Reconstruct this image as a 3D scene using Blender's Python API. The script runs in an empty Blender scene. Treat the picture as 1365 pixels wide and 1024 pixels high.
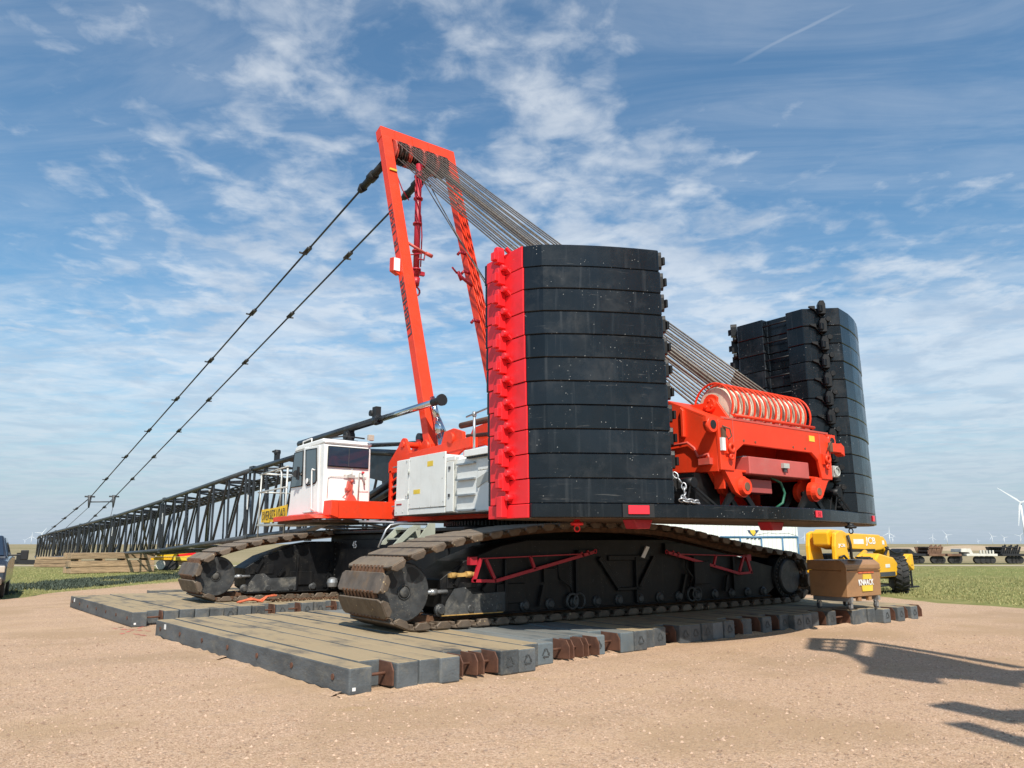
import bpy, bmesh, math, random
from mathutils import Vector as V, Matrix as M, Euler
import numpy as np
random.seed(7); rng = np.random.default_rng(7)
C = bpy.context.scene.collection
S = bpy.context.scene
PI = math.pi
rad = math.radians

# ------------------------------------------------------------------ camera
# world axes: X along the crawler tracks, Y along the boom, Z up
cam = bpy.data.cameras.new('camera'); co = bpy.data.objects.new('camera', cam); C.objects.link(co)
cam.sensor_width = 36; cam.lens = 1000 / 1365 * 36; cam.clip_end = 40000; cam.clip_start = .05
co.location = (0, 0, 1.6)
co.rotation_euler = (rad(90) + math.atan(214 / 1000), 0, rad(-36.6))
S.camera = co
S.view_settings.view_transform = 'Standard'; S.view_settings.look = 'None'
S.view_settings.exposure = 0.17; S.view_settings.gamma = 1.0; S.view_settings.use_curve_mapping = False

# ------------------------------------------------------------------ sun and sky
SUN = V((-.40, -.74, 1)).normalized()
sd = bpy.data.lights.new('sun', 'SUN'); sd.energy = 5.0; sd.angle = rad(.55); sd.color = (1, .94, .84)
so = bpy.data.objects.new('sun', sd); C.objects.link(so)
so.rotation_euler = SUN.to_track_quat('Z', 'Y').to_euler(); so.location = (0, 0, 60)

W = bpy.data.worlds.new('World'); S.world = W; W.use_nodes = True
nt = W.node_tree; nt.nodes.clear()
def nd(t, typ, **kw):
    n = t.nodes.new(typ)
    for k, v in kw.items():
        if k[0] == '_':
            n.inputs[int(k[1:])].default_value = v
        else: setattr(n, k, v)
    return n
def ln(t, a, b): t.links.new(a, b)
def mth(t, op, a, b=None, c=None, clamp=False):
    n = t.nodes.new('ShaderNodeMath'); n.operation = op; n.use_clamp = clamp
    for i, x in enumerate((a, b, c)):
        if x is None: continue
        if isinstance(x, (int, float)): n.inputs[i].default_value = x
        else: t.links.new(x, n.inputs[i])
    return n.outputs[0]
def vmth(t, op, a, b):
    n = t.nodes.new('ShaderNodeVectorMath'); n.operation = op
    for i, x in enumerate((a, b)):
        if isinstance(x, (tuple, list)): n.inputs[i].default_value = x
        else: t.links.new(x, n.inputs[i])
    return n
def sstep(t, x, a, b):
    n = t.nodes.new('ShaderNodeMapRange'); n.interpolation_type = 'SMOOTHSTEP'
    n.inputs[1].default_value = a; n.inputs[2].default_value = b
    t.links.new(x, n.inputs[0]); return n.outputs[0]
def mixc(t, f, a, b, mode='MIX'):
    n = t.nodes.new('ShaderNodeMix'); n.data_type = 'RGBA'; n.blend_type = mode
    for i, x in ((0, f), (6, a), (7, b)):
        if isinstance(x, (int, float)): n.inputs[i].default_value = x
        elif isinstance(x, (tuple, list)): n.inputs[i].default_value = (*x[:3], 1)
        else: t.links.new(x, n.inputs[i])
    return n.outputs[2]
def noise(t, vec, scale, detail=4, rough=.55, dist=0.):
    n = t.nodes.new('ShaderNodeTexNoise'); n.inputs['Scale'].default_value = scale
    n.inputs['Detail'].default_value = detail; n.inputs['Roughness'].default_value = rough
    n.inputs['Distortion'].default_value = dist
    if vec is not None: t.links.new(vec, n.inputs['Vector'])
    return n.outputs['Fac']

sky = nd(nt, 'ShaderNodeTexSky'); sky.sky_type = 'NISHITA'; sky.sun_disc = False
sky.sun_elevation = math.asin(SUN.z); sky.sun_rotation = math.atan2(SUN.x, SUN.y)
sky.air_density = 1.15; sky.dust_density = 1.0; sky.ozone_density = 1.4
tc = nd(nt, 'ShaderNodeTexCoord')
sp = nd(nt, 'ShaderNodeSeparateXYZ'); ln(nt, tc.outputs['Generated'], sp.inputs[0])
# turn the direction so that u runs to the right of the view and v away from the viewer
ca, sa = .803, .596
u0 = mth(nt, 'SUBTRACT', mth(nt, 'MULTIPLY', sp.outputs[0], ca), mth(nt, 'MULTIPLY', sp.outputs[1], sa))
v0 = mth(nt, 'ADD', mth(nt, 'MULTIPLY', sp.outputs[0], sa), mth(nt, 'MULTIPLY', sp.outputs[1], ca))
zz = mth(nt, 'ADD', mth(nt, 'MAXIMUM', sp.outputs[2], 0.0), .055)
uu = mth(nt, 'DIVIDE', u0, zz); vv = mth(nt, 'DIVIDE', v0, zz)
cmb = nd(nt, 'ShaderNodeCombineXYZ'); ln(nt, uu, cmb.inputs[0]); ln(nt, vv, cmb.inputs[1])
P = cmb.outputs[0]
rot = nd(nt, 'ShaderNodeMapping'); ln(nt, P, rot.inputs[0]); rot.inputs['Rotation'].default_value = (0, 0, rad(28)); rot.inputs['Scale'].default_value = (.62, 1.35, 1)
PR = rot.outputs[0]
def cdirv(px, py):
    f = V((.596, .803, 0)); r = V((.803, -.596, 0)); p = math.atan(.214)
    F = f * math.cos(p) + V((0, 0, math.sin(p))); U = V((0, 0, math.cos(p))) - f * math.sin(p)
    return (F + r * ((px - 682.5) / 1000) - U * ((py - 512) / 1000)).normalized()
DIRV = tc.outputs['Generated']
def blob(px, py, rin, rout, w):     # a part of the sky with more (or fewer) clouds
    d = vmth(nt, 'DOT_PRODUCT', DIRV, tuple(cdirv(px, py))).outputs['Value']
    return mth(nt, 'MULTIPLY', sstep(nt, d, math.cos(rad(rout)), math.cos(rad(rin))), w)
def addall(*xs):
    o = xs[0]
    for x in xs[1:]: o = mth(nt, 'ADD', o, x)
    return o
el = sp.outputs[2]
big = noise(nt, vmth(nt, 'ADD', P, (6.4, 3.2, 0)).outputs[0], .7, 3, .5)
wispv = vmth(nt, 'MULTIPLY', PR, (.8, 1.35, 1)).outputs[0]
wisp = noise(nt, wispv, 2.0, 8, .66, .9)
cells = noise(nt, P, 5.6, 3, .5, .5)
cell2 = noise(nt, vmth(nt, 'ADD', P, (7.7, 2.2, 0)).outputs[0], 11., 5, .62, .3)
bias = addall(blob(600, 190, 4, 20, .10), blob(260, 130, 3, 14, .10), blob(820, 290, 3, 16, .10), blob(1130, 470, 4, 22, .22), blob(1340, 380, 3, 12, .08), blob(170, 560, 5, 22, .17), blob(480, 480, 4, 16, .11), blob(120, 340, 3, 11, -.10), blob(1200, 120, 5, 20, -.12), blob(60, 40, 3, 14, -.05))
layer = addall(mth(nt, 'MULTIPLY', mth(nt, 'SUBTRACT', big, .5), .38), bias)
# high broken altocumulus
tex = addall(mth(nt, 'MULTIPLY', cells, .62), mth(nt, 'MULTIPLY', cell2, .42), mth(nt, 'MULTIPLY', wisp, .20), layer)
alto = mth(nt, 'MULTIPLY', sstep(nt, tex, .64, .96), .66)
# lower, smoother bank towards the horizon
bank = sstep(nt, addall(mth(nt, 'MULTIPLY', wisp, .7), mth(nt, 'MULTIPLY', cell2, .2), mth(nt, 'MULTIPLY', layer, 1.1), mth(nt, 'MULTIPLY', sstep(nt, el, .42, .10), .10)), .46, .86)
bank = mth(nt, 'MULTIPLY', mth(nt, 'MULTIPLY', bank, sstep(nt, el, .50, .22)), .62)
veil = mth(nt, 'MULTIPLY', sstep(nt, wisp, .36, .74), .2)
dens = mth(nt, 'MAXIMUM', mth(nt, 'MAXIMUM', alto, bank), veil)
hz = sstep(nt, el, .24, -.01)
# thin contrail high on the right
A_, B_ = cdirv(985, 82), cdirv(1160, -4)
nrm = A_.cross(B_).normalized(); mdv = (A_ + B_).normalized(); along = nrm.cross(mdv)
dn = vmth(nt, 'DOT_PRODUCT', tc.outputs['Generated'], tuple(nrm)).outputs['Value']
da = vmth(nt, 'DOT_PRODUCT', tc.outputs['Generated'], tuple(along)).outputs['Value']
band = mth(nt, 'MULTIPLY', sstep(nt, mth(nt, 'ABSOLUTE', mth(nt, 'ADD', dn, mth(nt, 'MULTIPLY', mth(nt, 'SUBTRACT', wisp, .5), .01))), (.0038), .0004), sstep(nt, mth(nt, 'ABSOLUTE', da), .10, .02))
band = mth(nt, 'MULTIPLY', band, .22)
dens = mth(nt, 'MAXIMUM', dens, band)
shade = sstep(nt, noise(nt, vmth(nt, 'ADD', P, (1.3, 5.2, 0)).outputs[0], 3.4, 5, .6, .4), .34, .62)
ccol = mixc(nt, shade, (4.6, 5.15, 5.9), (6.6, 6.9, 7.2))
skyc = mixc(nt, 1.0, sky.outputs[0], (.73, 1.02, 1.12), 'MULTIPLY')
c1 = mixc(nt, dens, skyc, ccol)
c2 = mixc(nt, mth(nt, 'MULTIPLY', hz, .8), c1, (3.5, 4.2, 5.15))
bg = nd(nt, 'ShaderNodeBackground', _1=.115); ln(nt, c2, bg.inputs[0])
wo = nd(nt, 'ShaderNodeOutputWorld'); ln(nt, bg.outputs[0], wo.inputs[0])

# ------------------------------------------------------------------ materials
def mat(name, base, rough=.5, metal=0., var=.15, scale=1.5, dirt=None, speck=None, bump=0., bscale=40., coat=0., top=None, stretch=None, wear=None, streak=None, edgez=None, scuff=None, spec=None):
    m = bpy.data.materials.new(name); m.use_nodes = True; t = m.node_tree; b = t.nodes['Principled BSDF']
    tcn = nd(t, 'ShaderNodeTexCoord'); oi = nd(t, 'ShaderNodeObjectInfo')
    vec = vmth(t, 'ADD', tcn.outputs['Object'], vmth(t, 'MULTIPLY', (1, 1, 1), (1, 1, 1)).outputs[0])
    rs = nd(t, 'ShaderNodeCombineXYZ')
    r10 = mth(t, 'MULTIPLY', oi.outputs['Random'], 37.)
    for i in range(3): ln(t, r10, rs.inputs[i])
    ln(t, rs.outputs[0], vec.inputs[1]); vec = vec.outputs[0]
    if stretch: vec = vmth(t, 'MULTIPLY', vec, stretch).outputs[0]
    n1 = noise(t, vec, scale, 6, .6)
    lo = tuple(x * (1 - var) for x in base); hi = tuple(min(1, x * (1 + var)) for x in base)
    col = mixc(t, sstep(t, n1, .3, .7), lo, hi)
    rgh = mth(t, 'ADD', mth(t, 'MULTIPLY', mth(t, 'SUBTRACT', noise(t, vec, scale * 3.1, 5, .65), .5), .3), rough, clamp=True)
    if wear:      # slight difference from piece to piece
        k = mth(t, 'ADD', mth(t, 'MULTIPLY', oi.outputs['Random'], 2 * wear), 1 - wear)
        kc = nd(t, 'ShaderNodeCombineColor')
        for i in range(3): ln(t, k, kc.inputs[i])
        col = mixc(t, 1., col, kc.outputs[0], 'MULTIPLY')
    if streak:    # (colour, amount) vertical run marks
        sv = vmth(t, 'MULTIPLY', vec, (9, 9, .45)).outputs[0]
        col = mixc(t, mth(t, 'MULTIPLY', sstep(t, noise(t, sv, 1.0, 4, .6), .56, .78), streak[1]), col, streak[0])
    if dirt:      # (colour, amount, scale)
        dn_ = noise(t, vec, dirt[2], 8, .7, .3)
        f = mth(t, 'MULTIPLY', sstep(t, dn_, .48, .72), dirt[1])
        col = mixc(t, f, col, dirt[0]); rgh = mth(t, 'ADD', rgh, mth(t, 'MULTIPLY', f, .35), clamp=True)
    if speck:     # (colour, scale, threshold)
        vo = nd(t, 'ShaderNodeTexVoronoi'); vo.inputs['Scale'].default_value = speck[1]; ln(t, vec, vo.inputs['Vector'])
        wn = noise(t, vec, speck[1] * .17, 3, .6)
        f = mth(t, 'MULTIPLY', sstep(t, vo.outputs['Distance'], speck[2], speck[2] * .6), sstep(t, wn, .52, .6))
        col = mixc(t, mth(t, 'MULTIPLY', f, .8), col, speck[0])
    if edgez:     # (colour, half height, amount) chipped paint along the long top and bottom edges
        s5 = nd(t, 'ShaderNodeSeparateXYZ'); ln(t, tcn.outputs['Object'], s5.inputs[0])
        en = noise(t, vec, 7., 7, .72); ea = mth(t, 'ABSOLUTE', s5.outputs[2])
        f = mth(t, 'MULTIPLY', sstep(t, mth(t, 'ADD', ea, mth(t, 'MULTIPLY', mth(t, 'SUBTRACT', en, .5), .10)), edgez[1] + .018, edgez[1] + .034), edgez[2])
        col = mixc(t, f, col, edgez[0])
    if scuff:     # (colour, amount) long shallow scrapes
        sv = vmth(t, 'MULTIPLY', vec, (1.1, 1.1, 16)).outputs[0]
        f = mth(t, 'MULTIPLY', mth(t, 'MULTIPLY', sstep(t, noise(t, sv, 1.6, 5, .7, .6), .60, .72), sstep(t, noise(t, vec, 1.1, 2, .5), .48, .62)), scuff[1])
        col = mixc(t, f, col, scuff[0]); rgh = mth(t, 'ADD', rgh, mth(t, 'MULTIPLY', f, .4), clamp=True)
    if top:       # (colour, amount) dust lying on faces that look up
        g = nd(t, 'ShaderNodeNewGeometry'); s2 = nd(t, 'ShaderNodeSeparateXYZ'); ln(t, g.outputs['Normal'], s2.inputs[0])
        tn = noise(t, vec, top[2] if len(top) > 2 else 3., 7, .65)
        f = mth(t, 'MULTIPLY', mth(t, 'MULTIPLY', sstep(t, s2.outputs[2], .5, .95), sstep(t, tn, .25, .53)), top[1])
        col = mixc(t, f, col, top[0]); rgh = mth(t, 'ADD', rgh, mth(t, 'MULTIPLY', f, .4), clamp=True)
    ln(t, col, b.inputs['Base Color']); ln(t, rgh, b.inputs['Roughness'])
    b.inputs['Metallic'].default_value = metal
    if spec is not None: b.inputs['Specular IOR Level'].default_value = spec
    if coat: b.inputs['Coat Weight'].default_value = coat; b.inputs['Coat Roughness'].default_value = .15
    if bump:
        bp = nd(t, 'ShaderNodeBump'); bp.inputs['Strength'].default_value = bump; bp.inputs['Distance'].default_value = .01
        ln(t, noise(t, vec, bscale, 6, .65), bp.inputs['Height']); ln(t, bp.outputs[0], b.inputs['Normal'])
    return m
m_scrape = mat('scraped_dusty_steel', (.04, .042, .044), .6, var=.4, scale=4, dirt=((.23, .21, .175), .7, 3.5), speck=((.4, .38, .34), 22, .2), bump=.3)
m_orange = mat('orange_red_paint', (.80, .052, .015), .42, spec=.35, var=.08, dirt=((.42, .06, .025), .4, 1.6), bump=.06, speck=((.5, .33, .25), 16, .08), streak=((.45, .06, .03), .35))
m_orange2 = mat('faded_red_paint', (.56, .085, .06), .45, var=.12, dirt=((.35, .18, .13), .4, 3))
m_red = mat('signal_red_paint', (.80, .02, .026), .36, spec=.4, var=.08, dirt=((.48, .02, .02), .45, 2.2), coat=.1, speck=((.7, .5, .4), 14, .09))
m_crim = mat('crimson_paint', (.42, .014, .03), .45, var=.12, dirt=((.1, .02, .02), .4, 6))
m_black = mat('black_slab_paint', (.0055, .008, .0115), .26, spec=.32, var=.3, scale=1.2, dirt=((.05, .052, .055), .35, 1.4), speck=((.42, .42, .40), 19, .14), bump=.1, bscale=26, coat=.08, streak=((.06, .065, .07), .45), wear=.3, edgez=((.20, .19, .17), .165, .75), scuff=((.11, .11, .105), .6))
m_frame = mat('black_frame_paint', (.0042, .0046, .0058), .5, spec=.35, var=.3, dirt=((.05, .043, .033), .3, 2.4), bump=.12, bscale=22, speck=((.3, .28, .25), 24, .12), streak=((.05, .043, .033), .3))
m_tray_under = mat('rusty_underside', (.10, .058, .03), .7, var=.35, scale=3, dirt=((.04, .03, .025), .6, 5))
m_boom = mat('dark_boom_paint', (.018, .02, .024), .36, var=.3, dirt=((.10, .095, .085), .35, 4), bump=.06)
m_boomgrey = mat('grey_boom_tube', (.052, .058, .064), .42, var=.2, dirt=((.14, .13, .12), .3, 5))
m_white = mat('white_cab_paint', (.88, .87, .84), .35, var=.03, dirt=((.52, .47, .4), .35, 1.3), coat=.2, streak=((.55, .5, .43), .22))
m_house = mat('off_white_panel_paint', (.76, .77, .74), .42, var=.04, dirt=((.48, .46, .42), .3, 1.4), streak=((.5, .48, .44), .22), bump=.05, bscale=3)
m_greywhite = mat('grey_white_paint', (.42, .43, .40), .5, var=.1, dirt=((.25, .23, .2), .4, 4))
m_step = mat('pale_grey_green_paint', (.38, .40, .33), .5, var=.12, dirt=((.2, .19, .14), .4, 4))
m_shoe = mat('worn_rusty_track_steel', (.135, .102, .076), .55, .3, var=.3, scale=4, dirt=((.19, .125, .075), .65, 5), bump=.3, bscale=30, top=((.26, .205, .145), .55, 5), wear=.2, speck=((.5, .38, .22), 13, .2))
m_chainst = mat('rusty_chain_steel', (.13, .065, .035), .7, .2, var=.35, scale=8, dirt=((.22, .12, .06), .5, 12), bump=.3)
m_idler = mat('worn_black_wheel_steel', (.05, .052, .054), .48, .2, var=.35, scale=5, dirt=((.16, .145, .12), .55, 7), speck=((.34, .3, .22), 34, .2), bump=.2)
m_chrome = mat('bright_steel', (.62, .63, .64), .16, 1., var=.08)
m_galv = mat('galvanised_pipe', (.40, .41, .42), .4, .7, var=.15)
m_alum = mat('dull_aluminium_pipe', (.55, .54, .5), .45, .3, var=.1)
m_rope = mat('greased_wire_rope', (.13, .112, .09), .5, .3, var=.3, scale=14, bump=.4, bscale=90, wear=.25)
m_sheave = mat('cream_sheave', (.70, .62, .49), .45, .0, var=.15, dirt=((.09, .07, .05), .55, 9))
m_sheavedk = mat('dark_greasy_sheave', (.06, .045, .038), .45, .4, var=.4, scale=9, dirt=((.35, .05, .03), .5, 7))
m_rust = mat('bare_rusted_plate', (.115, .05, .030), .75, .1, var=.3, scale=5, dirt=((.17, .08, .045), .6, 9), bump=.3)
m_timber = mat('recycled_plastic_timber', (.078, .088, .094), .62, var=.35, scale=2.2, dirt=((.21, .19, .15), .5, 5), bump=.9, bscale=28, top=((.355, .265, .15), .88, 2.2), stretch=(1, .45, 1), wear=.2, speck=((.3, .3, .29), 40, .14))
m_timberc = mat('clean_recycled_plastic_timber', (.11, .135, .148), .55, var=.2, scale=2.2, dirt=((.2, .19, .16), .35, 3.5), bump=.5, bscale=28, top=((.27, .235, .18), .35, 2.2), stretch=(1, .45, 1), wear=.15, speck=((.3, .3, .29), 40, .14))
m_dark = mat('near_black', (.012, .012, .013), .6)
m_rubber = mat('black_rubber', (.02, .02, .021), .75, var=.2, dirt=((.12, .1, .08), .45, 6), bump=.2)
m_yellow = mat('machine_yellow_paint', (.88, .46, .012), .35, var=.06, dirt=((.5, .3, .08), .3, 3), coat=.3)
m_sign = mat('yellow_sign_vinyl', (.86, .52, .02), .5, var=.05)
m_ink = mat('black_lettering', (.015, .015, .015), .5)
m_inkblue = mat('faded_dark_lettering', (.05, .06, .075), .5)
m_inkw = mat('white_lettering', (.8, .8, .78), .5)
m_tool = mat('tan_brown_steel_paint', (.34, .185, .088), .42, var=.08, dirt=((.16, .09, .05), .4, 4), bump=.06)
m_grey = mat('dark_grey_plastic', (.06, .062, .066), .55, var=.1)
m_wood = mat('weathered_wood', (.36, .245, .145), .75, var=.35, scale=3, stretch=(.5, 6, 6), dirt=((.2, .13, .08), .5, 5), bump=.3, wear=.25)
m_blue = mat('blue_railing_paint', (.045, .14, .24), .45)
m_turb = mat('white_turbine_paint', (.80, .81, .82), .5, var=.02)
m_brown = mat('rusty_brown_deck', (.16, .085, .05), .7, var=.3)
m_trwhite = mat('dusty_white_paint', (.6, .57, .5), .55, var=.15)
m_truck = mat('dark_blue_grey_car_paint', (.03, .036, .05), .22, .3, var=.1, coat=.8, dirt=((.16, .13, .1), .4, 3))
m_bumper = mat('dusty_chrome_bumper', (.36, .30, .24), .35, .7, var=.15, dirt=((.3, .2, .13), .6, 3))
m_lamp = mat('clear_lamp_plastic', (.5, .42, .34), .15, 0, var=.1, coat=.6)
m_reflect = mat('red_reflector_plastic', (.78, .03, .05), .3, var=.05)
m_amber = mat('amber_dirt', (.45, .27, .08), .8, var=.3, scale=12)
m_strap = mat('orange_strap', (.55, .12, .05), .75, var=.3, scale=12)
m_hose = mat('green_hose', (.02, .12, .07), .5)
m_paintmark = mat('faded_red_marking_paint', (.56, .15, .12), .9, var=.2, scale=9)
def glass(name, tint, rough=.05):
    m = bpy.data.materials.new(name); m.use_nodes = True; b = m.node_tree.nodes['Principled BSDF']
    b.inputs['Base Color'].default_value = (*tint, 1); b.inputs['Roughness'].default_value = rough
    b.inputs['Specular IOR Level'].default_value = .5; b.inputs['Coat Weight'].default_value = .2; b.inputs['Coat Roughness'].default_value = .03
    return m
m_glass = glass('dark_window_glass', (.022, .036, .06), .06)
m_glass2 = glass('grey_window_glass', (.075, .09, .10))
m_logo_y = mat('logo_yellow', (.7, .5, .05), .5); m_logo_b = mat('logo_blue', (.02, .04, .12), .5)

# ------------------------------------------------------------------ mesh helpers
worg = {}
class MB:
    def __init__(s): s.v = []; s.f = []; s.sm = []
    def add(s, vs, fs, smooth=False):
        k = len(s.v); s.v += [tuple(p) for p in vs]
        s.f += [tuple(i + k for i in f) for f in fs]; s.sm += [smooth] * len(fs); return s
    def box(s, lo, hi, mx=None):
        x0, y0, z0 = lo; x1, y1, z1 = hi
        vs = [V(p) for p in ((x0, y0, z0), (x1, y0, z0), (x1, y1, z0), (x0, y1, z0), (x0, y0, z1), (x1, y0, z1), (x1, y1, z1), (x0, y1, z1))]
        if mx is not None: vs = [mx @ p for p in vs]
        return s.add(vs, [(0, 3, 2, 1), (4, 5, 6, 7), (0, 1, 5, 4), (1, 2, 6, 5), (2, 3, 7, 6), (3, 0, 4, 7)])
    def cbox(s, c, size, mx=None):
        return s.box([c[i] - size[i] / 2 for i in range(3)], [c[i] + size[i] / 2 for i in range(3)], mx)
    def beam(s, p0, p1, w, h, up=(0, 0, 1)):     # box of section w x h from p0 to p1
        p0 = V(p0); p1 = V(p1); d = (p1 - p0); L = d.length; d.normalize()
        a = d.cross(V(up)); 
        if a.length < 1e-4: a = d.cross(V((1, 0, 0)))
        a.normalize(); b = a.cross(d)
        vs = []
        for q in (p0, p1):
            for i, j in ((-1, -1), (1, -1), (1, 1), (-1, 1)): vs.append(q + a * (i * w / 2) + b * (j * h / 2))
        return s.add(vs, [(0, 3, 2, 1), (4, 5, 6, 7), (0, 1, 5, 4), (1, 2, 6, 5), (2, 3, 7, 6), (3, 0, 4, 7)])
    def cyl(s, p0, p1, r0, r1=None, n=12, caps=True):
        if r1 is None: r1 = r0
        p0 = V(p0); p1 = V(p1); d = (p1 - p0).normalized(); a = d.orthogonal().normalized(); b = d.cross(a)
        vs = []
        for q, r in ((p0, r0), (p1, r1)):
            for i in range(n):
                t = 2 * PI * i / n; vs.append(q + a * (r * math.cos(t)) + b * (r * math.sin(t)))
        s.add(vs, [(i, (i + 1) % n, n + (i + 1) % n, n + i) for i in range(n)], True)
        if caps:
            k = len(s.v) - 2 * n; s.f += [tuple(range(k + n - 1, k - 1, -1)), tuple(range(k + n, k + 2 * n))]; s.sm += [False, False]
        return s
    def tube(s, pts, r, n=8, closed=False):
        pts = [V(p) for p in pts]; m = len(pts); k0 = len(s.v); ref = None
        for i, p in enumerate(pts):
            d = (pts[(i + 1) % m] - pts[i - 1]) if closed else (pts[min(i + 1, m - 1)] - pts[max(i - 1, 0)])
            d.normalize()
            if ref is None: ref = d.orthogonal().normalized()
            a = (ref - d * ref.dot(d)); a = a.normalized() if a.length > 1e-5 else d.orthogonal().normalized(); ref = a; b = d.cross(a)
            for j in range(n):
                t = 2 * PI * j / n; s.v.append(tuple(p + a * (r * math.cos(t)) + b * (r * math.sin(t))))
        for i in range(m if closed else m - 1):
            i2 = (i + 1) % m
            for j in range(n):
                s.f.append((k0 + i * n + j, k0 + i * n + (j + 1) % n, k0 + i2 * n + (j + 1) % n, k0 + i2 * n + j)); s.sm.append(True)
        if not closed:
            s.f += [tuple(range(k0 + n - 1, k0 - 1, -1)), tuple(range(k0 + (m - 1) * n, k0 + m * n))]; s.sm += [False, False]
        return s
    def prism(s, pts, ext):
        pts = [V(p) for p in pts]; e = V(ext); n = len(pts)
        return s.add(pts + [p + e for p in pts], [tuple(range(n - 1, -1, -1)), tuple(range(n, 2 * n))] + [(i, (i + 1) % n, n + (i + 1) % n, n + i) for i in range(n)])
    def lathe(s, o, ax, prof, n=24):   # prof: (along, radius)
        o = V(o); d = V(ax).normalized(); a = d.orthogonal().normalized(); b = d.cross(a); k0 = len(s.v); m = len(prof)
        for h, r in prof:
            for i in range(n):
                t = 2 * PI * i / n; s.v.append(tuple(o + d * h + a * (r * math.cos(t)) + b * (r * math.sin(t))))
        for j in range(m - 1):
            for i in range(n):
                s.f.append((k0 + j * n + i, k0 + j * n + (i + 1) % n, k0 + (j + 1) * n + (i + 1) % n, k0 + (j + 1) * n + i)); s.sm.append(abs(prof[j][1] - prof[j + 1][1]) < 1e-4)
        s.f += [tuple(range(k0 + n - 1, k0 - 1, -1)), tuple(range(k0 + (m - 1) * n, k0 + m * n))]; s.sm += [False, False]
        return s
    def ring(s, c, ax, R, r, n=16, k=6):
        d = V(ax).normalized(); a = d.orthogonal().normalized(); b = d.cross(a); c = V(c)
        return s.tube([c + a * (R * math.cos(2 * PI * i / n)) + b * (R * math.sin(2 * PI * i / n)) for i in range(n)], r, k, True)
    def build(s, name, m, parent=None, bevel=0., seg=1, label=None):
        P0 = V((0, 0, 0))
        vv = np.array(s.v, dtype=float); c = V((vv.min(0) + vv.max(0)) / 2)
        me = bpy.data.meshes.new(name); me.from_pydata([tuple(V(p) - c) for p in s.v], [], s.f)
        me.polygons.foreach_set('use_smooth', s.sm)
        bm = bmesh.new(); bm.from_mesh(me); bmesh.ops.recalc_face_normals(bm, faces=bm.faces)
        bm.to_mesh(me); bm.free(); me.update()
        me.materials.append(m)
        o = bpy.data.objects.new(name, me); C.objects.link(o)
        if parent is not None:
            o.parent = parent; o.location = c - worg[parent.name]
        else: o.location = c
        worg[o.name] = c
        if bevel:
            b = o.modifiers.new('bevel', 'BEVEL'); b.width = bevel; b.segments = seg; b.limit_method = 'ANGLE'; b.angle_limit = rad(35); b.harden_normals = False
        if label: o['label'] = label
        return o
def tag(o, label=None, cat=None, group=None, kind=None):
    if label: o['label'] = label
    if cat: o['category'] = cat
    if group: o['group'] = group
    if kind: o['kind'] = kind
    return o
def thing(name, label, cat, loc=(0, 0, 0), rotz=0., group=None, local=False):
    o = bpy.data.objects.new(name, None); C.objects.link(o); o.empty_display_size = .3
    o.location = loc; o.rotation_euler = (0, 0, rotz); tag(o, label, cat, group, 'thing')
    worg[o.name] = V((0, 0, 0)) if local else V(loc)
    return o
def kids(o): return [c for c in C.objects if c.parent == o]
def copy_tree(o, loc=None, rotz=None, label=None):
    kk = {}
    for c in C.objects:
        if c.parent: kk.setdefault(c.parent.name, []).append(c)
    def rec(a, par):
        c = a.copy(); C.objects.link(c)
        if par is not None: c.parent = par
        worg[c.name] = worg.get(a.name, V((0, 0, 0)))
        for ch in kk.get(a.name, []): rec(ch, c)
        return c
    r = rec(o, None)
    if loc is not None: r.location = loc
    if rotz is not None: r.rotation_euler = (0, 0, rotz)
    if label: r['label'] = label
    return r
UC = {}
def unit_cyl(m, n=8):
    k = (m.name, n)
    if k not in UC:
        b = MB().cyl((0, 0, -.5), (0, 0, .5), 1, 1, n); me = bpy.data.meshes.new('bar'); me.from_pydata(b.v, [], b.f)
        me.polygons.foreach_set('use_smooth', b.sm); me.update(); me.materials.append(m); UC[k] = me
    return UC[k]
def bar(name, p0, p1, r, m, parent, n=8, wo_=None):
    p0 = V(p0); p1 = V(p1); o = bpy.data.objects.new(name, unit_cyl(m, n)); C.objects.link(o)
    o.parent = parent; c = (p0 + p1) / 2; d = p1 - p0
    o.location = c - worg[parent.name]; o.rotation_euler = d.to_track_quat('Z', 'Y').to_euler(); o.scale = (r, r, d.length)
    worg[o.name] = c
    return o
def text(s, size, m, parent, mx, name='lettering', bold=.0, ext=.003, fit=None, spacing=1.):
    cu = bpy.data.curves.new('t', 'FONT'); cu.body = s; cu.size = size; cu.extrude = ext; cu.offset = bold; cu.align_x = 'CENTER'; cu.align_y = 'CENTER'; cu.space_character = spacing; cu.resolution_u = 3
    o = bpy.data.objects.new('t', cu); C.objects.link(o); bpy.context.view_layer.update()
    me = bpy.data.meshes.new_from_object(o.evaluated_get(bpy.context.evaluated_depsgraph_get()))
    bpy.data.objects.remove(o); bpy.data.curves.remove(cu)
    co_ = np.empty(len(me.vertices) * 3); me.vertices.foreach_get('co', co_); co_ = co_.reshape(-1, 3)
    mn, mxx = co_.min(0), co_.max(0); co_[:, :2] -= (mn[:2] + mxx[:2]) / 2
    if fit:
        co_[:, 0] *= fit[0] / (mxx[0] - mn[0]); co_[:, 1] *= fit[1] / (mxx[1] - mn[1])
    me.vertices.foreach_set('co', co_.ravel()); me.update()
    me.materials.clear(); me.materials.append(m)
    ob = bpy.data.objects.new(name, me); C.objects.link(ob)
    loc, q, sc = mx.decompose()
    ob.parent = parent; ob.location = loc - worg[parent.name]; ob.rotation_euler = q.to_euler(); worg[ob.name] = loc
    return ob
def face_mx(o, xdir, ydir):
    x = V(xdir).normalized(); y = V(ydir); y = (y - x * y.dot(x)).normalized(); z = x.cross(y)
    m = M((x, y, z)).transposed().to_4x4(); m.translation = V(o); return m

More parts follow.
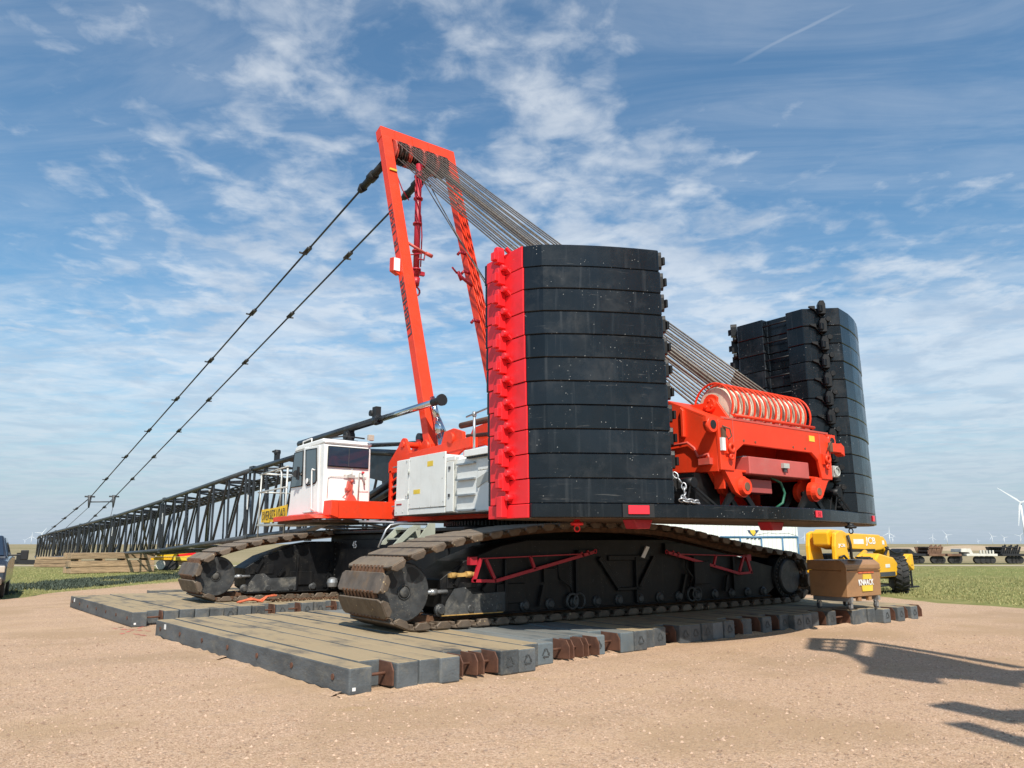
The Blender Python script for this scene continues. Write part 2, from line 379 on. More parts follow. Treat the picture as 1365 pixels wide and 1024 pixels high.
# ------------------------------------------------------------------ ground
FW = V((.596, .803, 0)); RT = V((.803, -.596, 0))
def gp(px, py, z=0.):       # ground point seen at a place of the reference frame
    d = cdirv(px, py); k = (z - 1.6) / d.z; return V((0, 0, 1.6)) + d * k
def sheet(name, pts, z, m, kind='structure'):
    me = bpy.data.meshes.new(name); me.from_pydata([(p[0], p[1], z) for p in pts], [], [tuple(range(len(pts)))])
    bm = bmesh.new(); bm.from_mesh(me); bmesh.ops.recalc_face_normals(bm, faces=bm.faces)
    for f in bm.faces:
        if f.normal.z < 0: f.normal_flip()
    bmesh.ops.triangulate(bm, faces=bm.faces); bm.to_mesh(me); bm.free()
    me.materials.append(m); o = bpy.data.objects.new(name, me); C.objects.link(o); o['kind'] = kind; worg[o.name] = V((0, 0, 0)); return o
mg = bpy.data.materials.new('prairie_grass'); mg.use_nodes = True; t = mg.node_tree; b = t.nodes['Principled BSDF']
g = nd(t, 'ShaderNodeNewGeometry'); pos = g.outputs['Position']
dist = vmth(t, 'DISTANCE', pos, (0, 0, 0)).outputs['Value']
n1 = noise(t, pos, .12, 6, .6); n2 = noise(t, pos, 1.4, 8, .7); n3 = noise(t, vmth(t, 'MULTIPLY', pos, (1, 1, 1)).outputs[0], 9, 5, .7)
near = mixc(t, sstep(t, n2, .35, .66), (.165, .165, .055), (.30, .265, .11))
near = mixc(t, mth(t, 'MULTIPLY', sstep(t, n1, .4, .62), .6), near, (.17, .20, .06))
near = mixc(t, mth(t, 'MULTIPLY', sstep(t, n3, .45, .7), .5), near, (.12, .13, .045))
n4 = noise(t, pos, .012, 5, .6); n5 = noise(t, pos, .0035, 5, .6)
far = mixc(t, sstep(t, n4, .4, .6), (.25, .205, .115), (.31, .25, .15))
far = mixc(t, mth(t, 'MULTIPLY', sstep(t, n5, .48, .6), .6), far, (.185, .17, .085))
fmix = sstep(t, mth(t, 'ADD', dist, mth(t, 'MULTIPLY', mth(t, 'SUBTRACT', n4, .5), 40.)), 58, 85)
ln(t, mixc(t, fmix, near, far), b.inputs['Base Color']); b.inputs['Roughness'].default_value = .95; b.inputs['Specular IOR Level'].default_value = .1
bp = nd(t, 'ShaderNodeBump'); bp.inputs['Strength'].default_value = .6; bp.inputs['Distance'].default_value = .05; ln(t, n3, bp.inputs['Height']); ln(t, bp.outputs[0], b.inputs['Normal'])
ring = [(14000 * math.cos(2 * PI * i / 96), 14000 * math.sin(2 * PI * i / 96)) for i in range(96)]
ground = sheet('ground', ring, -.02, mg)
# low rise of the prairie beyond the yard
def ridge(name, d0, d1, l0, l1, hgt, m):
    mb = MB(); nx, ny = 40, 8; vs = []
    for j in range(ny + 1):
        for i in range(nx + 1):
            a = i / nx; c = j / ny
            h = hgt * math.sin(PI * min(1, max(0, c))) * (math.sin(PI * a) ** .6) * (1 + .12 * math.sin(a * 17) + .07 * math.sin(a * 41 + 2)) - .06
            p = FW * (d0 + (d1 - d0) * c) + RT * (l0 + (l1 - l0) * a) * (1.0); vs.append((p.x, p.y, h))
    fs = [(j * (nx + 1) + i, j * (nx + 1) + i + 1, (j + 1) * (nx + 1) + i + 1, (j + 1) * (nx + 1) + i) for j in range(ny) for i in range(nx)]
    mb.add(vs, fs, True); o = mb.build(name, m); tag(o, kind='structure'); return o
ridge('hill', 700, 2600, -1700, 2200, 3.2, mg)
mdirt = mat('pale_dirt', (.42, .31, .2), .95, var=.15, scale=.2)
mound_ = ridge('dirt_mound', 205, 245, 108, 165, 1.25, mdirt)
p0 = FW * 59.5; rd = [p0 - RT * 220, p0 + RT * 260, p0 + RT * 260 + FW * 2.6, p0 - RT * 220 + FW * 2.6]
sheet('road', rd, -.012, mat('pale_dirt_road', (.44, .36, .26), .95, var=.15, scale=.4))

mgr = bpy.data.materials.new('pink_gravel'); mgr.use_nodes = True; t = mgr.node_tree; b = t.nodes['Principled BSDF']
g = nd(t, 'ShaderNodeNewGeometry'); pos = g.outputs['Position']
vo = nd(t, 'ShaderNodeTexVoronoi'); vo.inputs['Scale'].default_value = 75; ln(t, pos, vo.inputs['Vector'])
vo2 = nd(t, 'ShaderNodeTexVoronoi'); vo2.inputs['Scale'].default_value = 38; ln(t, pos, vo2.inputs['Vector'])
s3 = nd(t, 'ShaderNodeSeparateColor'); ln(t, vo.outputs['Color'], s3.inputs[0])
s4 = nd(t, 'ShaderNodeSeparateColor'); ln(t, vo2.outputs['Color'], s4.inputs[0])
big_ = noise(t, pos, .35, 6, .62); md_ = noise(t, pos, 2.4, 7, .65)
colr = mixc(t, s3.outputs[0], (.34, .212, .132), (.63, .44, .305))
colr = mixc(t, mth(t, 'MULTIPLY', sstep(t, s4.outputs[1], .94, .985), .25), colr, (.66, .55, .43))
colr = mixc(t, mth(t, 'MULTIPLY', sstep(t, s4.outputs[2], .9, .98), .5), colr, (.19, .14, .12))
colr = mixc(t, mth(t, 'MULTIPLY', sstep(t, md_, .42, .66), .35), colr, (.48, .32, .19))
colr = mixc(t, mth(t, 'MULTIPLY', sstep(t, big_, .47, .62), .6), colr, (.38, .255, .15))
colr = mixc(t, mth(t, 'MULTIPLY', sstep(t, noise(t, vmth(t, 'ADD', pos, (9.3, 4.1, 0)).outputs[0], .9, 6, .65), .62, .74), .5), colr, (.40, .27, .12))
rp_ = nd(t, 'ShaderNodeMapping'); ln(t, pos, rp_.inputs[0]); rp_.inputs['Rotation'].default_value = (0, 0, rad(24)); rp_.inputs['Scale'].default_value = (.22, .8, 1)
ruts = noise(t, rp_.outputs[0], 1.0, 5, .6, .6)
colr = mixc(t, mth(t, 'MULTIPLY', sstep(t, ruts, .50, .70), .30), colr, (.56, .385, .235))
colr = mixc(t, mth(t, 'MULTIPLY', sstep(t, ruts, .46, .30), .22), colr, (.30, .21, .135))
ln(t, colr, b.inputs['Base Color']); b.inputs['Roughness'].default_value = .92; b.inputs['Specular IOR Level'].default_value = .2
bp = nd(t, 'ShaderNodeBump'); bp.inputs['Strength'].default_value = .8; bp.inputs['Distance'].default_value = .012
hh = mth(t, 'ADD', mth(t, 'MULTIPLY', vo.outputs['Distance'], -1.), mth(t, 'MULTIPLY', md_, 1.5)); ln(t, hh, bp.inputs['Height']); ln(t, bp.outputs[0], b.inputs['Normal'])
left_edge = [gp(-420, 838), gp(-180, 815), gp(0, 799), gp(60, 792), gp(130, 785), gp(190, 779), gp(235, 775)]
right_edge = [gp(1090, 786), gp(1180, 796), gp(1260, 804), gp(1365, 811), gp(1700, 836)]
poly = []
def wig(seq, amp):
    out = []
    for a, b_ in zip(seq[:-1], seq[1:]):
        n = max(2, int((b_ - a).length / .8))
        for i in range(n):
            p = a.lerp(b_, i / n); out.append(p + V((random.uniform(-amp, amp), random.uniform(-amp, amp), 0)))
    out.append(seq[-1]); return out
mid_edge = [left_edge[-1], V((13, 37, 0)), V((22, 30, 0)), right_edge[0]]
edge = wig(left_edge, .22) + wig(mid_edge, .2)[1:] + wig(right_edge, .2)[1:]
yard = edge + [FW * -10 + RT * 40, FW * -40 + RT * 10, FW * -40 - RT * 30, FW * 8 - RT * 32]
sheet('gravel_yard', yard, 0., mgr)

# loose stones on the gravel
def stones():
    n = 30000; d = 2.6 + 11.5 * rng.random(n) ** 1.25; a = (rng.random(n) - .5) * 1.5
    cx = FW.x * d + RT.x * d * a; cy = FW.y * d + RT.y * d * a
    r = .004 + .018 * rng.random(n) ** 4.2
    ok = ~((cy > 7.9) & (cx > 3.2)); cx, cy, r = cx[ok], cy[ok], r[ok]; n = len(r)
    base = np.array([(1, 0, 0), (0, 1, 0), (-1, 0, 0), (0, -1, 0), (0, 0, .75), (0, 0, -.5)])
    th = rng.random(n) * 6.28; sx = .7 + .6 * rng.random(n)
    v = np.repeat(base[None], n, 0) * r[:, None, None]; v[..., 0] *= sx[:, None]
    x = v[..., 0] * np.cos(th)[:, None] - v[..., 1] * np.sin(th)[:, None]; y = v[..., 0] * np.sin(th)[:, None] + v[..., 1] * np.cos(th)[:, None]
    v[..., 0] = x + cx[:, None]; v[..., 1] = y + cy[:, None]; v[..., 2] += .002
    fb = np.array([(0, 1, 4), (1, 2, 4), (2, 3, 4), (3, 0, 4), (1, 0, 5), (2, 1, 5), (3, 2, 5), (0, 3, 5)])
    f = (fb[None] + 6 * np.arange(n)[:, None, None]).reshape(-1, 3)
    me = bpy.data.meshes.new('loose_stones'); me.from_pydata(v.reshape(-1, 3).tolist(), [], f.tolist())
    m = bpy.data.materials.new('loose_stone'); m.use_nodes = True; t = m.node_tree; b = t.nodes['Principled BSDF']
    g = nd(t, 'ShaderNodeNewGeometry'); cr = mixc(t, g.outputs['Random Per Island'], (.25, .16, .105), (.56, .39, .275)); ln(t, cr, b.inputs['Base Color']); b.inputs['Roughness'].default_value = .85
    me.materials.append(m); o = bpy.data.objects.new('loose_stones', me); C.objects.link(o); o['kind'] = 'stuff'; o['label'] = 'small loose pink and grey stones scattered on the gravel yard'; o['category'] = 'stones'
stones()

# grass blades near the yard, and a darker strip of low blades on the left
def blades(name, label, pts, hmin, hmax, w, ca_, cb_, lean=.5):
    n = len(pts); pts = np.array(pts); th = rng.random(n) * 6.28; h = hmin + (hmax - hmin) * rng.random(n) ** 1.5
    dx, dy = np.cos(th) * w / 2, np.sin(th) * w / 2; lx = (rng.random(n) - .5) * lean * h * 2; ly = (rng.random(n) - .5) * lean * h * 2
    v = np.zeros((n, 3, 3)); v[:, 0, 0] = pts[:, 0] - dx; v[:, 0, 1] = pts[:, 1] - dy; v[:, 1, 0] = pts[:, 0] + dx; v[:, 1, 1] = pts[:, 1] + dy
    v[:, :2, 2] = -.025; v[:, 2, 0] = pts[:, 0] + lx; v[:, 2, 1] = pts[:, 1] + ly; v[:, 2, 2] = h
    f = np.arange(3 * n).reshape(-1, 3)
    me = bpy.data.meshes.new(name); me.from_pydata(v.reshape(-1, 3).tolist(), [], f.tolist())
    m = bpy.data.materials.new(name + '_leaf'); m.use_nodes = True; t = m.node_tree; b = t.nodes['Principled BSDF']
    g = nd(t, 'ShaderNodeNewGeometry'); ln(t, mixc(t, g.outputs['Random Per Island'], ca_, cb_), b.inputs['Base Color']); b.inputs['Roughness'].default_value = .8
    me.materials.append(m); o = bpy.data.objects.new(name, me); C.objects.link(o); o['kind'] = 'stuff'; o['label'] = label; o['category'] = 'grass'
    return o
def scatter(n, quad):
    a, b_, c, d = [np.array(p[:2]) for p in quad]; u = rng.random((n, 1)); v = rng.random((n, 1))
    return ((a * (1 - u) + b_ * u) * (1 - v) + (d * (1 - u) + c * u) * v)
gl = scatter(16000, (gp(-30, 799), gp(245, 776), gp(245, 757), gp(-30, 757)))
gr = scatter(17000, (gp(1085, 784), gp(1420, 813), gp(1420, 772), gp(1085, 768)))
gr2 = scatter(4000, (gp(1085, 770), gp(1420, 775), gp(1420, 756), gp(1085, 756)))
blades('grass', 'short dry green and straw coloured grass around the yard', np.vstack([gl, gr, gr2]), .012, .06, .03, (.165, .18, .06), (.42, .365, .16), .9)
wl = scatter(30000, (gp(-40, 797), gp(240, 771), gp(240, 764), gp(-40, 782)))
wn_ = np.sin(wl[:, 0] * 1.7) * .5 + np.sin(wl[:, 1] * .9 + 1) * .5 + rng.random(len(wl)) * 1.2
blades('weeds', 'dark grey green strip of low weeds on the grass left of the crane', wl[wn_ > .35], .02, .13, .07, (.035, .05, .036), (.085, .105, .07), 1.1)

exec_parts = []
# ================================================================== the crawler crane
def pX(mb, yz, x0, x1): return mb.prism([(x0, y, z) for y, z in yz], (x1 - x0, 0, 0))
def pY(mb, xz, y0, y1): return mb.prism([(x, y0, z) for x, z in xz], (0, y1 - y0, 0))
def pZ(mb, xy, z0, z1): return mb.prism([(x, y, z0) for x, y in xy], (0, 0, z1 - z0))
crane = thing('crawler_crane', 'huge red, white and black lattice boom crawler crane standing on timber mats', 'crane', (11, 14.8, .3))

# ---- crawler tracks
def resample(path, n):
    pts = [V((p[0], 0, p[1])) for p in path]; seg = [(pts[(i + 1) % len(pts)] - pts[i]).length for i in range(len(pts))]
    L = sum(seg); out = []; i = 0; acc = 0
    for k in range(n):
        s = L * k / n
        while acc + seg[i] < s: acc += seg[i]; i += 1
        out.append(pts[i].lerp(pts[(i + 1) % len(pts)], (s - acc) / seg[i]))
    return out, L
zc, rr = .88, .50
path = [(x, .38) for x in np.linspace(5.82, 15.88, 60)]
path += [(15.88 + rr * math.cos(a), zc + rr * math.sin(a)) for a in np.linspace(-PI / 2 + .1, PI / 2 - .1, 14)]
top = [(15.6, 1.385), (14.6, 1.50), (13.2, 1.70), (12.2, 1.86), (11.4, 1.925), (10.4, 1.945), (9.4, 1.945), (8.5, 1.895), (7.1, 1.72), (6.4, 1.575), (5.95, 1.44)]
for (xa, za), (xb, zb) in zip(top[:-1], top[1:]):
    for k in range(6): path.append((xa + (xb - xa) * k / 6, za + (zb - za) * k / 6))
path += [(5.82 + rr * math.cos(a), zc + rr * math.sin(a)) for a in np.linspace(PI / 2 + .08, 3 * PI / 2 - .1, 14)]
NS = 62
shb = MB()
SW = .76
plan = [(-.152, -SW + .09), (-.11, -SW), (.12, -SW), (.163, -SW + .07), (.163, SW - .07), (.12, SW), (-.11, SW), (-.152, SW - .09)]
pZ(shb, plan, .012, .044)
for s in (-1, 1):   # thick turned down edge at each end
    shb.prism([(-.115, s * (SW + .012), .030), (.125, s * (SW + .012), .030), (.150, s * (SW + .012), -.01), (.085, s * (SW + .012), -.075), (-.055, s * (SW + .012), -.075), (-.125, s * (SW + .012), -.01)], (0, -s * .05, 0))
shb.box((-.135, -.62, -.045), (-.07, .62, .02)); shb.box((.07, -.62, -.045), (.13, .62, .004))
shme = None
def make_track(y0):
    global shme
    yc = y0 + SW
    pts, L = resample(path, NS)
    ch = MB()
    for i, p in enumerate(pts):      # links and pins of the chain
        q = pts[(i + 1) % NS]; d = (q - p).normalized(); nrm = V((d.z, 0, -d.x))
        for k in range(9):
            y = yc - .50 + k * .125
            ch.beam(V((p.x, y, p.z)) + nrm * .004 - d * .085, V((p.x, y, p.z)) + nrm * .004 + d * .085, .06, .06, up=nrm)
        for y in (yc - .2, yc + .2):
            ch.beam(V((p.x, y, p.z)) - nrm * .06, V((q.x, y, q.z)) - nrm * .06, .09, .10, up=nrm)
    rail = MB()
    rail.tube([V((p.x, yc, p.z)) - V((0, 0, 0)) for p in pts], .03, 6, True)
    tr = rail.build('crawler_track', m_chainst, crane)
    tag(ch.build('track_links', m_chainst, tr), kind='stuff')
    for i, p in enumerate(pts):
        q = pts[(i + 1) % NS]; d = (q - p).normalized(); nrm = V((d.z, 0, -d.x)); c = (p + q) / 2 + nrm * .022; c.y = yc
        if shme is None:
            o = shb.build('shoe', m_shoe, tr, bevel=.007); shme = o.data
            shme.transform(M.Translation(worg[o.name]))
        else:
            o = bpy.data.objects.new('shoe', shme); C.objects.link(o); o.parent = tr
            md = o.modifiers.new('bevel', 'BEVEL'); md.width = .007; md.segments = 1; md.limit_method = 'ANGLE'
        mx = M((d, V((0, 1, 0)) if True else 0, -V((0, 1, 0)).cross(d) * -1)).transposed()
        x = d; z = nrm; y = z.cross(x)
        R3 = M((x, y, z)).transposed()
        j = random.uniform(-.02, .02)
        o.rotation_euler = (R3 @ Euler((0, j, 0)).to_matrix()).to_euler(); o.location = c - worg[tr.name]; worg[o.name] = c
    # side frame with the wheels in it
    fr = MB(); fy0, fy1 = yc - .45, yc + .45
    prof = [(6.55, .60), (6.75, .47), (15.1, .47), (15.45, .65), (15.45, 1.1), (14.3, 1.32), (12.9, 1.55), (11.9, 1.70), (8.3, 1.68), (7.7, 1.58), (6.95, 1.33), (6.5, 1.05)]
    pY(fr, prof, fy0, fy1)
    fr.box((6.5, fy0 - .05, .455), (15.2, fy1 + .05, .485))                     # foot flange
    for x in (7.75, 9.35, 10.9, 12.6, 13.9):
        fr.box((x, fy0 - .07, .5), (x + .05, fy1 + .07, 1.36))
    for xa, xb in ((9.95, 10.45), (11.45, 11.0)):                              # braces of the middle box
        fr.beam((xa, fy0 - .035, 1.36), (xb, fy0 - .035, .78), .09, .05, up=(0, 1, 0))
    fr.box((10.4, fy0 - .07, .74), (11.05, fy0 + .02, .80)); fr.box((10.2, fy0 - .045, 1.30), (11.3, fy0 + .02, 1.40))
    fr.box((12.55, fy0 - .13, .80), (13.05, fy0, 1.25)); fr.box((6.62, fy0 - .02, .9), (7.2, fy0 + .02, 1.12))
    fr.box((6.9, fy0 - .03, .66), (7.6, fy0, .74)); fr.box((7.6, fy0 - .04, .62), (8.2, fy0, .95))
    fo = fr.build('side_frame', m_frame, crane, bevel=.01)
    for y in (yc - .22, yc + .22):
        pass
    w = MB(); R0 = .455
    w.lathe((5.82, yc - .5, zc), (0, 1, 0), [(0, .16), (.0, R0 - .02), (.03, R0), (.22, R0), (.25, .36), (.72, .36), (.75, R0), (.97, R0), (1, R0 - .02), (1, .16)], 36)
    wi = w.build('idler_wheel', m_idler, fo, bevel=.006)
    h = MB().lathe((5.82, yc - .545, zc), (0, 1, 0), [(0, .035), (.012, .075), (.03, .085), (.06, .095)], 20)
    h.ring((5.82, yc - .51, zc), (0, 1, 0), .105, .01, 20, 5)
    for a in (100, 172, 28): 
        aa = rad(a); p = V((5.82 + .27 * math.cos(aa), yc - .506, zc + .27 * math.sin(aa)))
    h.build('wheel_hub', m_idler, fo)
    poc = MB()
    for a in (145, 62, 200):      # dark pockets of the cast wheel
        pts_ = []
        for da, r_ in ((-19, .20), (-19, .375), (-7, .40), (8, .40), (19, .375), (19, .20), (6, .165)):
            aa = rad(a + da); pts_.append((5.82 + r_ * math.cos(aa), yc - .5045, zc + r_ * math.sin(aa)))
        if a != 200: MB().prism(pts_, (0, .003, 0)).build('wheel_pocket', m_dark, fo)
    rib = MB().cyl((6.25, yc - .47, .86), (6.62, yc - .47, .86), .035, .03, 10); rib.cyl((6.3, yc - .47, .86), (6.42, yc - .47, .86), .05, .05, 10); rib.build('adjuster_rod', m_galv, fo)
    sp_ = MB().lathe((15.88, yc - .5, zc), (0, 1, 0), [(0, .30), (0, .50), (.04, .52), (.96, .52), (1, .50), (1, .3)], 40)
    sp_.build('drive_sprocket', m_frame, fo, bevel=.006)
    sp2 = MB().lathe((15.88, yc - .585, zc), (0, 1, 0), [(0, .10), (0, .36), (.03, .39), (.09, .40)], 32)
    for k in range(30):
        aa = 2 * PI * k / 30; sp2.cyl((15.88 + .44 * math.cos(aa), yc - .525, zc + .44 * math.sin(aa)), (15.88 + .44 * math.cos(aa), yc - .49, zc + .44 * math.sin(aa)), .021, .021, 6)
    sp2.build('drive_cover', m_idler, fo)
    for x in list(np.arange(6.5, 15.2, .565)):
        r = MB().lathe((x, fy0 - .075, .575), (0, 1, 0), [(0, .03), (0, .055), (.012, .068), (.03, .072), (.045, .098), (.09, .10)], 16)
        for k in range(4): 
            aa = PI / 4 + k * PI / 2; r.cyl((x + .05 * math.cos(aa), fy0 - .08, .575 + .05 * math.sin(aa)), (x + .05 * math.cos(aa), fy0 - .06, .575 + .05 * math.sin(aa)), .012, .012, 5)
        r.build('track_roller', m_idler, fo)
    for x in (9.5, 12.75):      # exposed larger roller by the web plate
        r = MB().ring((x - .25, fy0 - .06, .6), (0, 1, 0), .13, .025, 18, 6).ring((x - .08, fy0 - .06, .6), (0, 1, 0), .13, .02, 18, 6); r.build('carrier_wheel', m_idler, fo)
    if y0 < 12:
        sd_ = MB().box((6.5, fy0 - .075, .486), (7.7, fy0 - .005, .50)); sd_.build('sand_strip', m_amber, fo)
    gd = MB(); pY(gd, [(6.55, .50), (7.75, .50), (7.75, .82), (7.1, .80), (6.95, .92), (6.75, .90), (6.6, .7)], fy0 - .055, fy0 - .03); gd.build('scraped_guard', m_scrape, fo)
    cl = MB()
    for (xa, za, xb, zb) in ((6.75, .95, 6.9, 1.25), (7.3, .85, 7.45, 1.02), (8.5, .55, 8.6, .9), (12.2, .6, 12.35, 1.0), (13.6, .62, 13.7, .95)):
        cl.beam((xa, fy0 - .05, za), (xb, fy0 - .05, zb), .06, .05, up=(0, 1, 0))
    cl.tube([(8.9, fy0 - .05, 1.3), (8.95, fy0 - .08, 1.0), (9.2, fy0 - .07, .85), (9.25, fy0 - .05, .7)], .018, 6); cl.tube([(12.4, fy0 - .05, 1.35), (12.3, fy0 - .1, 1.15), (12.5, fy0 - .1, .95), (12.45, fy0 - .05, .75)], .02, 6)
    cl.box((8.6, fy0 - .06, .95), (8.95, fy0 - .01, 1.18)); cl.box((11.75, fy0 - .07, 1.42), (12.3, fy0 - .01, 1.62)); cl.box((9.4, fy0 - .09, 1.44), (9.95, fy0 - .01, 1.50)); tag(cl.build('frame_fitting', m_frame, fo), kind='stuff')
    # dusty links of the tensioner
    if y0 < 12:
        tb = MB().beam((6.62, fy0 - .06, 1.11), (7.12, fy0 - .06, 1.125), .05, .06); tb.cyl((6.66, fy0 - .06, 1.11), (6.76, fy0 - .06, 1.113), .045, .045, 10); tb.cyl((6.95, fy0 - .06, 1.12), (7.06, fy0 - .06, 1.12), .05, .05, 10); tb.build('dirty_coupling', m_amber, fo)
    # folding red step frames on the outside of the side frame
    Yt = fy0 - .1
    if y0 < 12:
        for sx in (0, 1):
            f = (lambda x: x) if sx == 0 else (lambda x: 21.5 - x)
            dx = 0 if sx == 0 else .05
            z = lambda v: v - (.02 if sx else 0)
            T = MB()
            def bm_(a, b2, w): T.beam((f(a[0]) + dx, Yt, z(a[1])), (f(b2[0]) + dx, Yt, z(b2[1])), w, .04, up=(0, 1, 0))
            bm_((7.08, 1.00), (7.22, 1.37), .06); bm_((7.05, 1.02), (7.52, 1.00), .05); bm_((7.50, 1.0), (9.75, 1.46), .055)
            bm_((7.32, 1.36), (7.50, 1.04), .05); bm_((7.2, 1.37), (9.5, 1.43), .018); bm_((8.26, 1.40), (8.36, 1.18), .045)
            bm_((9.45, 1.46), (9.5, 1.38), .03); bm_((9.6, 1.49), (9.64, 1.42), .03)
            T.ring((f(9.80) + dx, Yt, z(1.475)), (0, 1, 0), .035, .012, 10, 5); T.box((f(7.1) + dx - .09, Yt, z(1.27)), (f(7.1) + dx + .05, Yt + .1, z(1.4)))
            T.build('folding_step_frame', m_crim, fo)
        rf = MB().prism([(11.05, fy0 - .075, 1.36), (11.20, fy0 - .075, 1.57), (11.29, fy0 - .075, 1.55), (11.14, fy0 - .075, 1.34)], (0, .02, 0)); rf.build('white_marker', m_inkw, fo)
        cn = MB()
        for k in range(16):
            cn.ring((9.18, fy0 - .10, 1.42 - k * .037), (1, 0, 0) if k % 2 else (0, 1, 0), .018, .006, 8, 4)
        cn.build('hanging_chain', m_idler, fo)
    return tr, fo
make_track(10.38)
for part_ in make_track(18.30): part_.location.x -= .62

# ---- carbody between the tracks
cb = MB()
cb.box((8.1, 11.9, .72), (13.9, 18.8, 1.84)); cb.box((7.92, 12.2, 1.86), (14.05, 19.1, 1.93)); cb.box((8.07, 13.0, .82), (8.10, 18.0, 1.72))
cbo = cb.build('carbody', m_frame, crane, bevel=.012)
bt = MB()
for y in np.arange(15.2, 18.7, .15): bt.cyl((8.1, y, 1.66), (8.075, y, 1.66), .016, .016, 6)
for z in np.arange(.85, 1.6, .13): bt.cyl((8.07, 18.4, z), (8.06, 18.4, z), .02, .02, 6)
bt.build('bolt_row', m_idler, cbo)
jk = MB().lathe((8.0, 18.35, .55), (0, 0, 1), [(0, .05), (.02, .12), (.12, .14), (.2, .12), (.24, .05)], 16); jk.build('jack_foot', m_galv, cbo)
text('45', .24, m_inkw, cbo, face_mx((8.065, 17.3, 1.60), (0, -1, 0), (0, 0, 1)))
sl = MB().lathe((11, 14.8, 1.93), (0, 0, 1), [(0, 1.45), (0, 1.6), (.22, 1.6), (.22, 1.4)], 64)
slo = sl.build('slewing_ring', m_frame, crane)
tb = MB()
for k in range(110):
    a = 2 * PI * k / 110; p = V((11 + 1.62 * math.cos(a), 14.8 + 1.62 * math.sin(a), 2.02)); tb.beam(p, p + V((0, 0, .1)), .05, .05)
tb.build('ring_teeth', m_idler, slo)
# access step on the inside of the near track
st = MB()
ys = 12.35
for dy in (0, .55):
    pY(st, [(6.52, 1.60), (6.86, 1.92), (7.0, 1.92), (7.0, 1.88), (6.64, 1.60)], ys + dy, ys + dy + .03)
    pY(st, [(6.96, 1.60), (7.25, 1.99), (7.38, 1.99), (7.38, 1.60)], ys + dy, ys + dy + .04)
st.box((6.66, ys + .03, 1.69), (6.95, ys + .55, 1.72)); st.box((6.84, ys + .03, 1.87), (7.25, ys + .55, 1.90))
st.build('access_step', m_step, crane)
MB().tube([(6.22, ys, 1.55), (6.36, ys, 1.86), (6.44, ys, 1.94), (6.6, ys, 1.97), (7.2, ys, 1.97)], .022, 8).build('step_handrail', m_galv, crane)

# ---- superstructure
up = MB()
up.box((9.35, 8.9, 2.16), (12.65, 17.6, 2.34))
for x in (9.4, 12.35): up.box((x, 8.9, 2.34), (x + .25, 17.3, 3.1))
uo = up.build('upper_frame', m_orange, crane, bevel=.01)
# red boom foot frames with rounded lugs
for sx in (1, -1):
    xx = lambda x: x if sx == 1 else 22 - x
    a = MB()
    lug = [(17.95, 3.45), (17.95, 3.72), (17.42, 4.12)] + [(17.18 + .17 * math.cos(t), 4.13 + .17 * math.sin(t)) for t in np.linspace(.6, PI - .2, 8)] + [(16.86, 3.95), (16.6, 3.7), (16.3, 3.6), (16.3, 3.4)]
    x0 = xx(9.25)
    pX(a, lug, x0, x0 + sx * .07); pX(a, lug, x0 + sx * .42, x0 + sx * .49)
    for y in (17.85, 17.35, 16.6): a.box((min(x0, x0 + sx * .08), y - .05, 2.3), (max(x0, x0 + sx * .08), y + .05, 3.5))
    a.box((min(x0 + sx * .4, x0 + sx * .5), 16.1, 2.3), (max(x0 + sx * .4, x0 + sx * .5), 17.9, 3.5))
    a.cyl((x0 - sx * .03, 17.18, 4.13), (x0 + sx * .52, 17.18, 4.13), .08, .08, 16)
    for k in range(6):
        z = 2.45 + k * .19; a.beam((x0 + sx * .04, 17.85, z), (x0 + sx * .04, 17.35, z + .15), .04, .04, up=(1, 0, 0)); a.beam((x0 + sx * .04, 17.3, z), (x0 + sx * .04, 16.65, z + .15), .04, .04, up=(1, 0, 0))
    a.build('boom_foot_bracket', m_orange, uo, bevel=.006)
    b2 = MB(); pX(b2, [(16.75, 3.62), (16.75, 3.84), (13.8, 3.94), (13.8, 3.72)], xx(9.1), xx(9.3)); pX(b2, [(16.6, 3.60), (15.3, 3.74), (14.9, 3.62)], xx(9.3), xx(9.5))
    b2.box((min(xx(9.05), xx(9.5)), 12.9, 3.50), (max(xx(9.05), xx(9.5)), 14.0, 3.62))
    if sx == 1:
        pX(b2, [(15.1, 3.86), (14.95, 4.18), (14.55, 4.22), (14.15, 4.1), (14.1, 3.7), (14.5, 3.55)], 9.12, 9.2); b2.cyl((9.06, 14.6, 4.0), (9.24, 14.6, 4.0), .12, .12, 14)
        pX(b2, [(14.2, 3.9), (13.7, 4.0), (12.6, 4.25), (11.8, 4.4), (11.8, 4.0), (13.4, 3.6)], 9.6, 9.72); pX(b2, [(15.6, 3.9), (15.2, 4.4), (14.6, 4.46), (12.9, 4.4), (12.9, 4.0)], 10.1, 10.2)
    b2.build('side_girder', m_orange, uo, bevel=.006)
hs = MB().cyl((9.75, 15.2, 4.42), (9.75, 12.2, 4.42), .075, .075, 12); hs.tube([(10, 15.3, 4.2), (9.9, 14, 4.1), (10, 12.6, 4.35), (10.2, 11.8, 4.5)], .05, 8); hs.tube([(10.3, 13.4, 4.3), (10.1, 12.7, 4.15), (10.2, 11.9, 4.45)], .05, 8)
hs.build('hydraulic_hose', m_brown, uo)
# gantry cylinders
for x in (9.80, 12.2):
    g_ = MB().cyl((x, 15.92, 3.70), (x, 16.18, 4.30), .165, .15, 20).cyl((x, 16.18, 4.30), (x, 16.42, 4.75), .15, .10, 20); g_.build('gantry_cylinder', m_chrome, uo)
    g_ = MB().cyl((x, 16.42, 4.75), (x, 16.70, 5.35), .085, .08, 18); g_.build('cylinder_rod', m_chrome, uo)

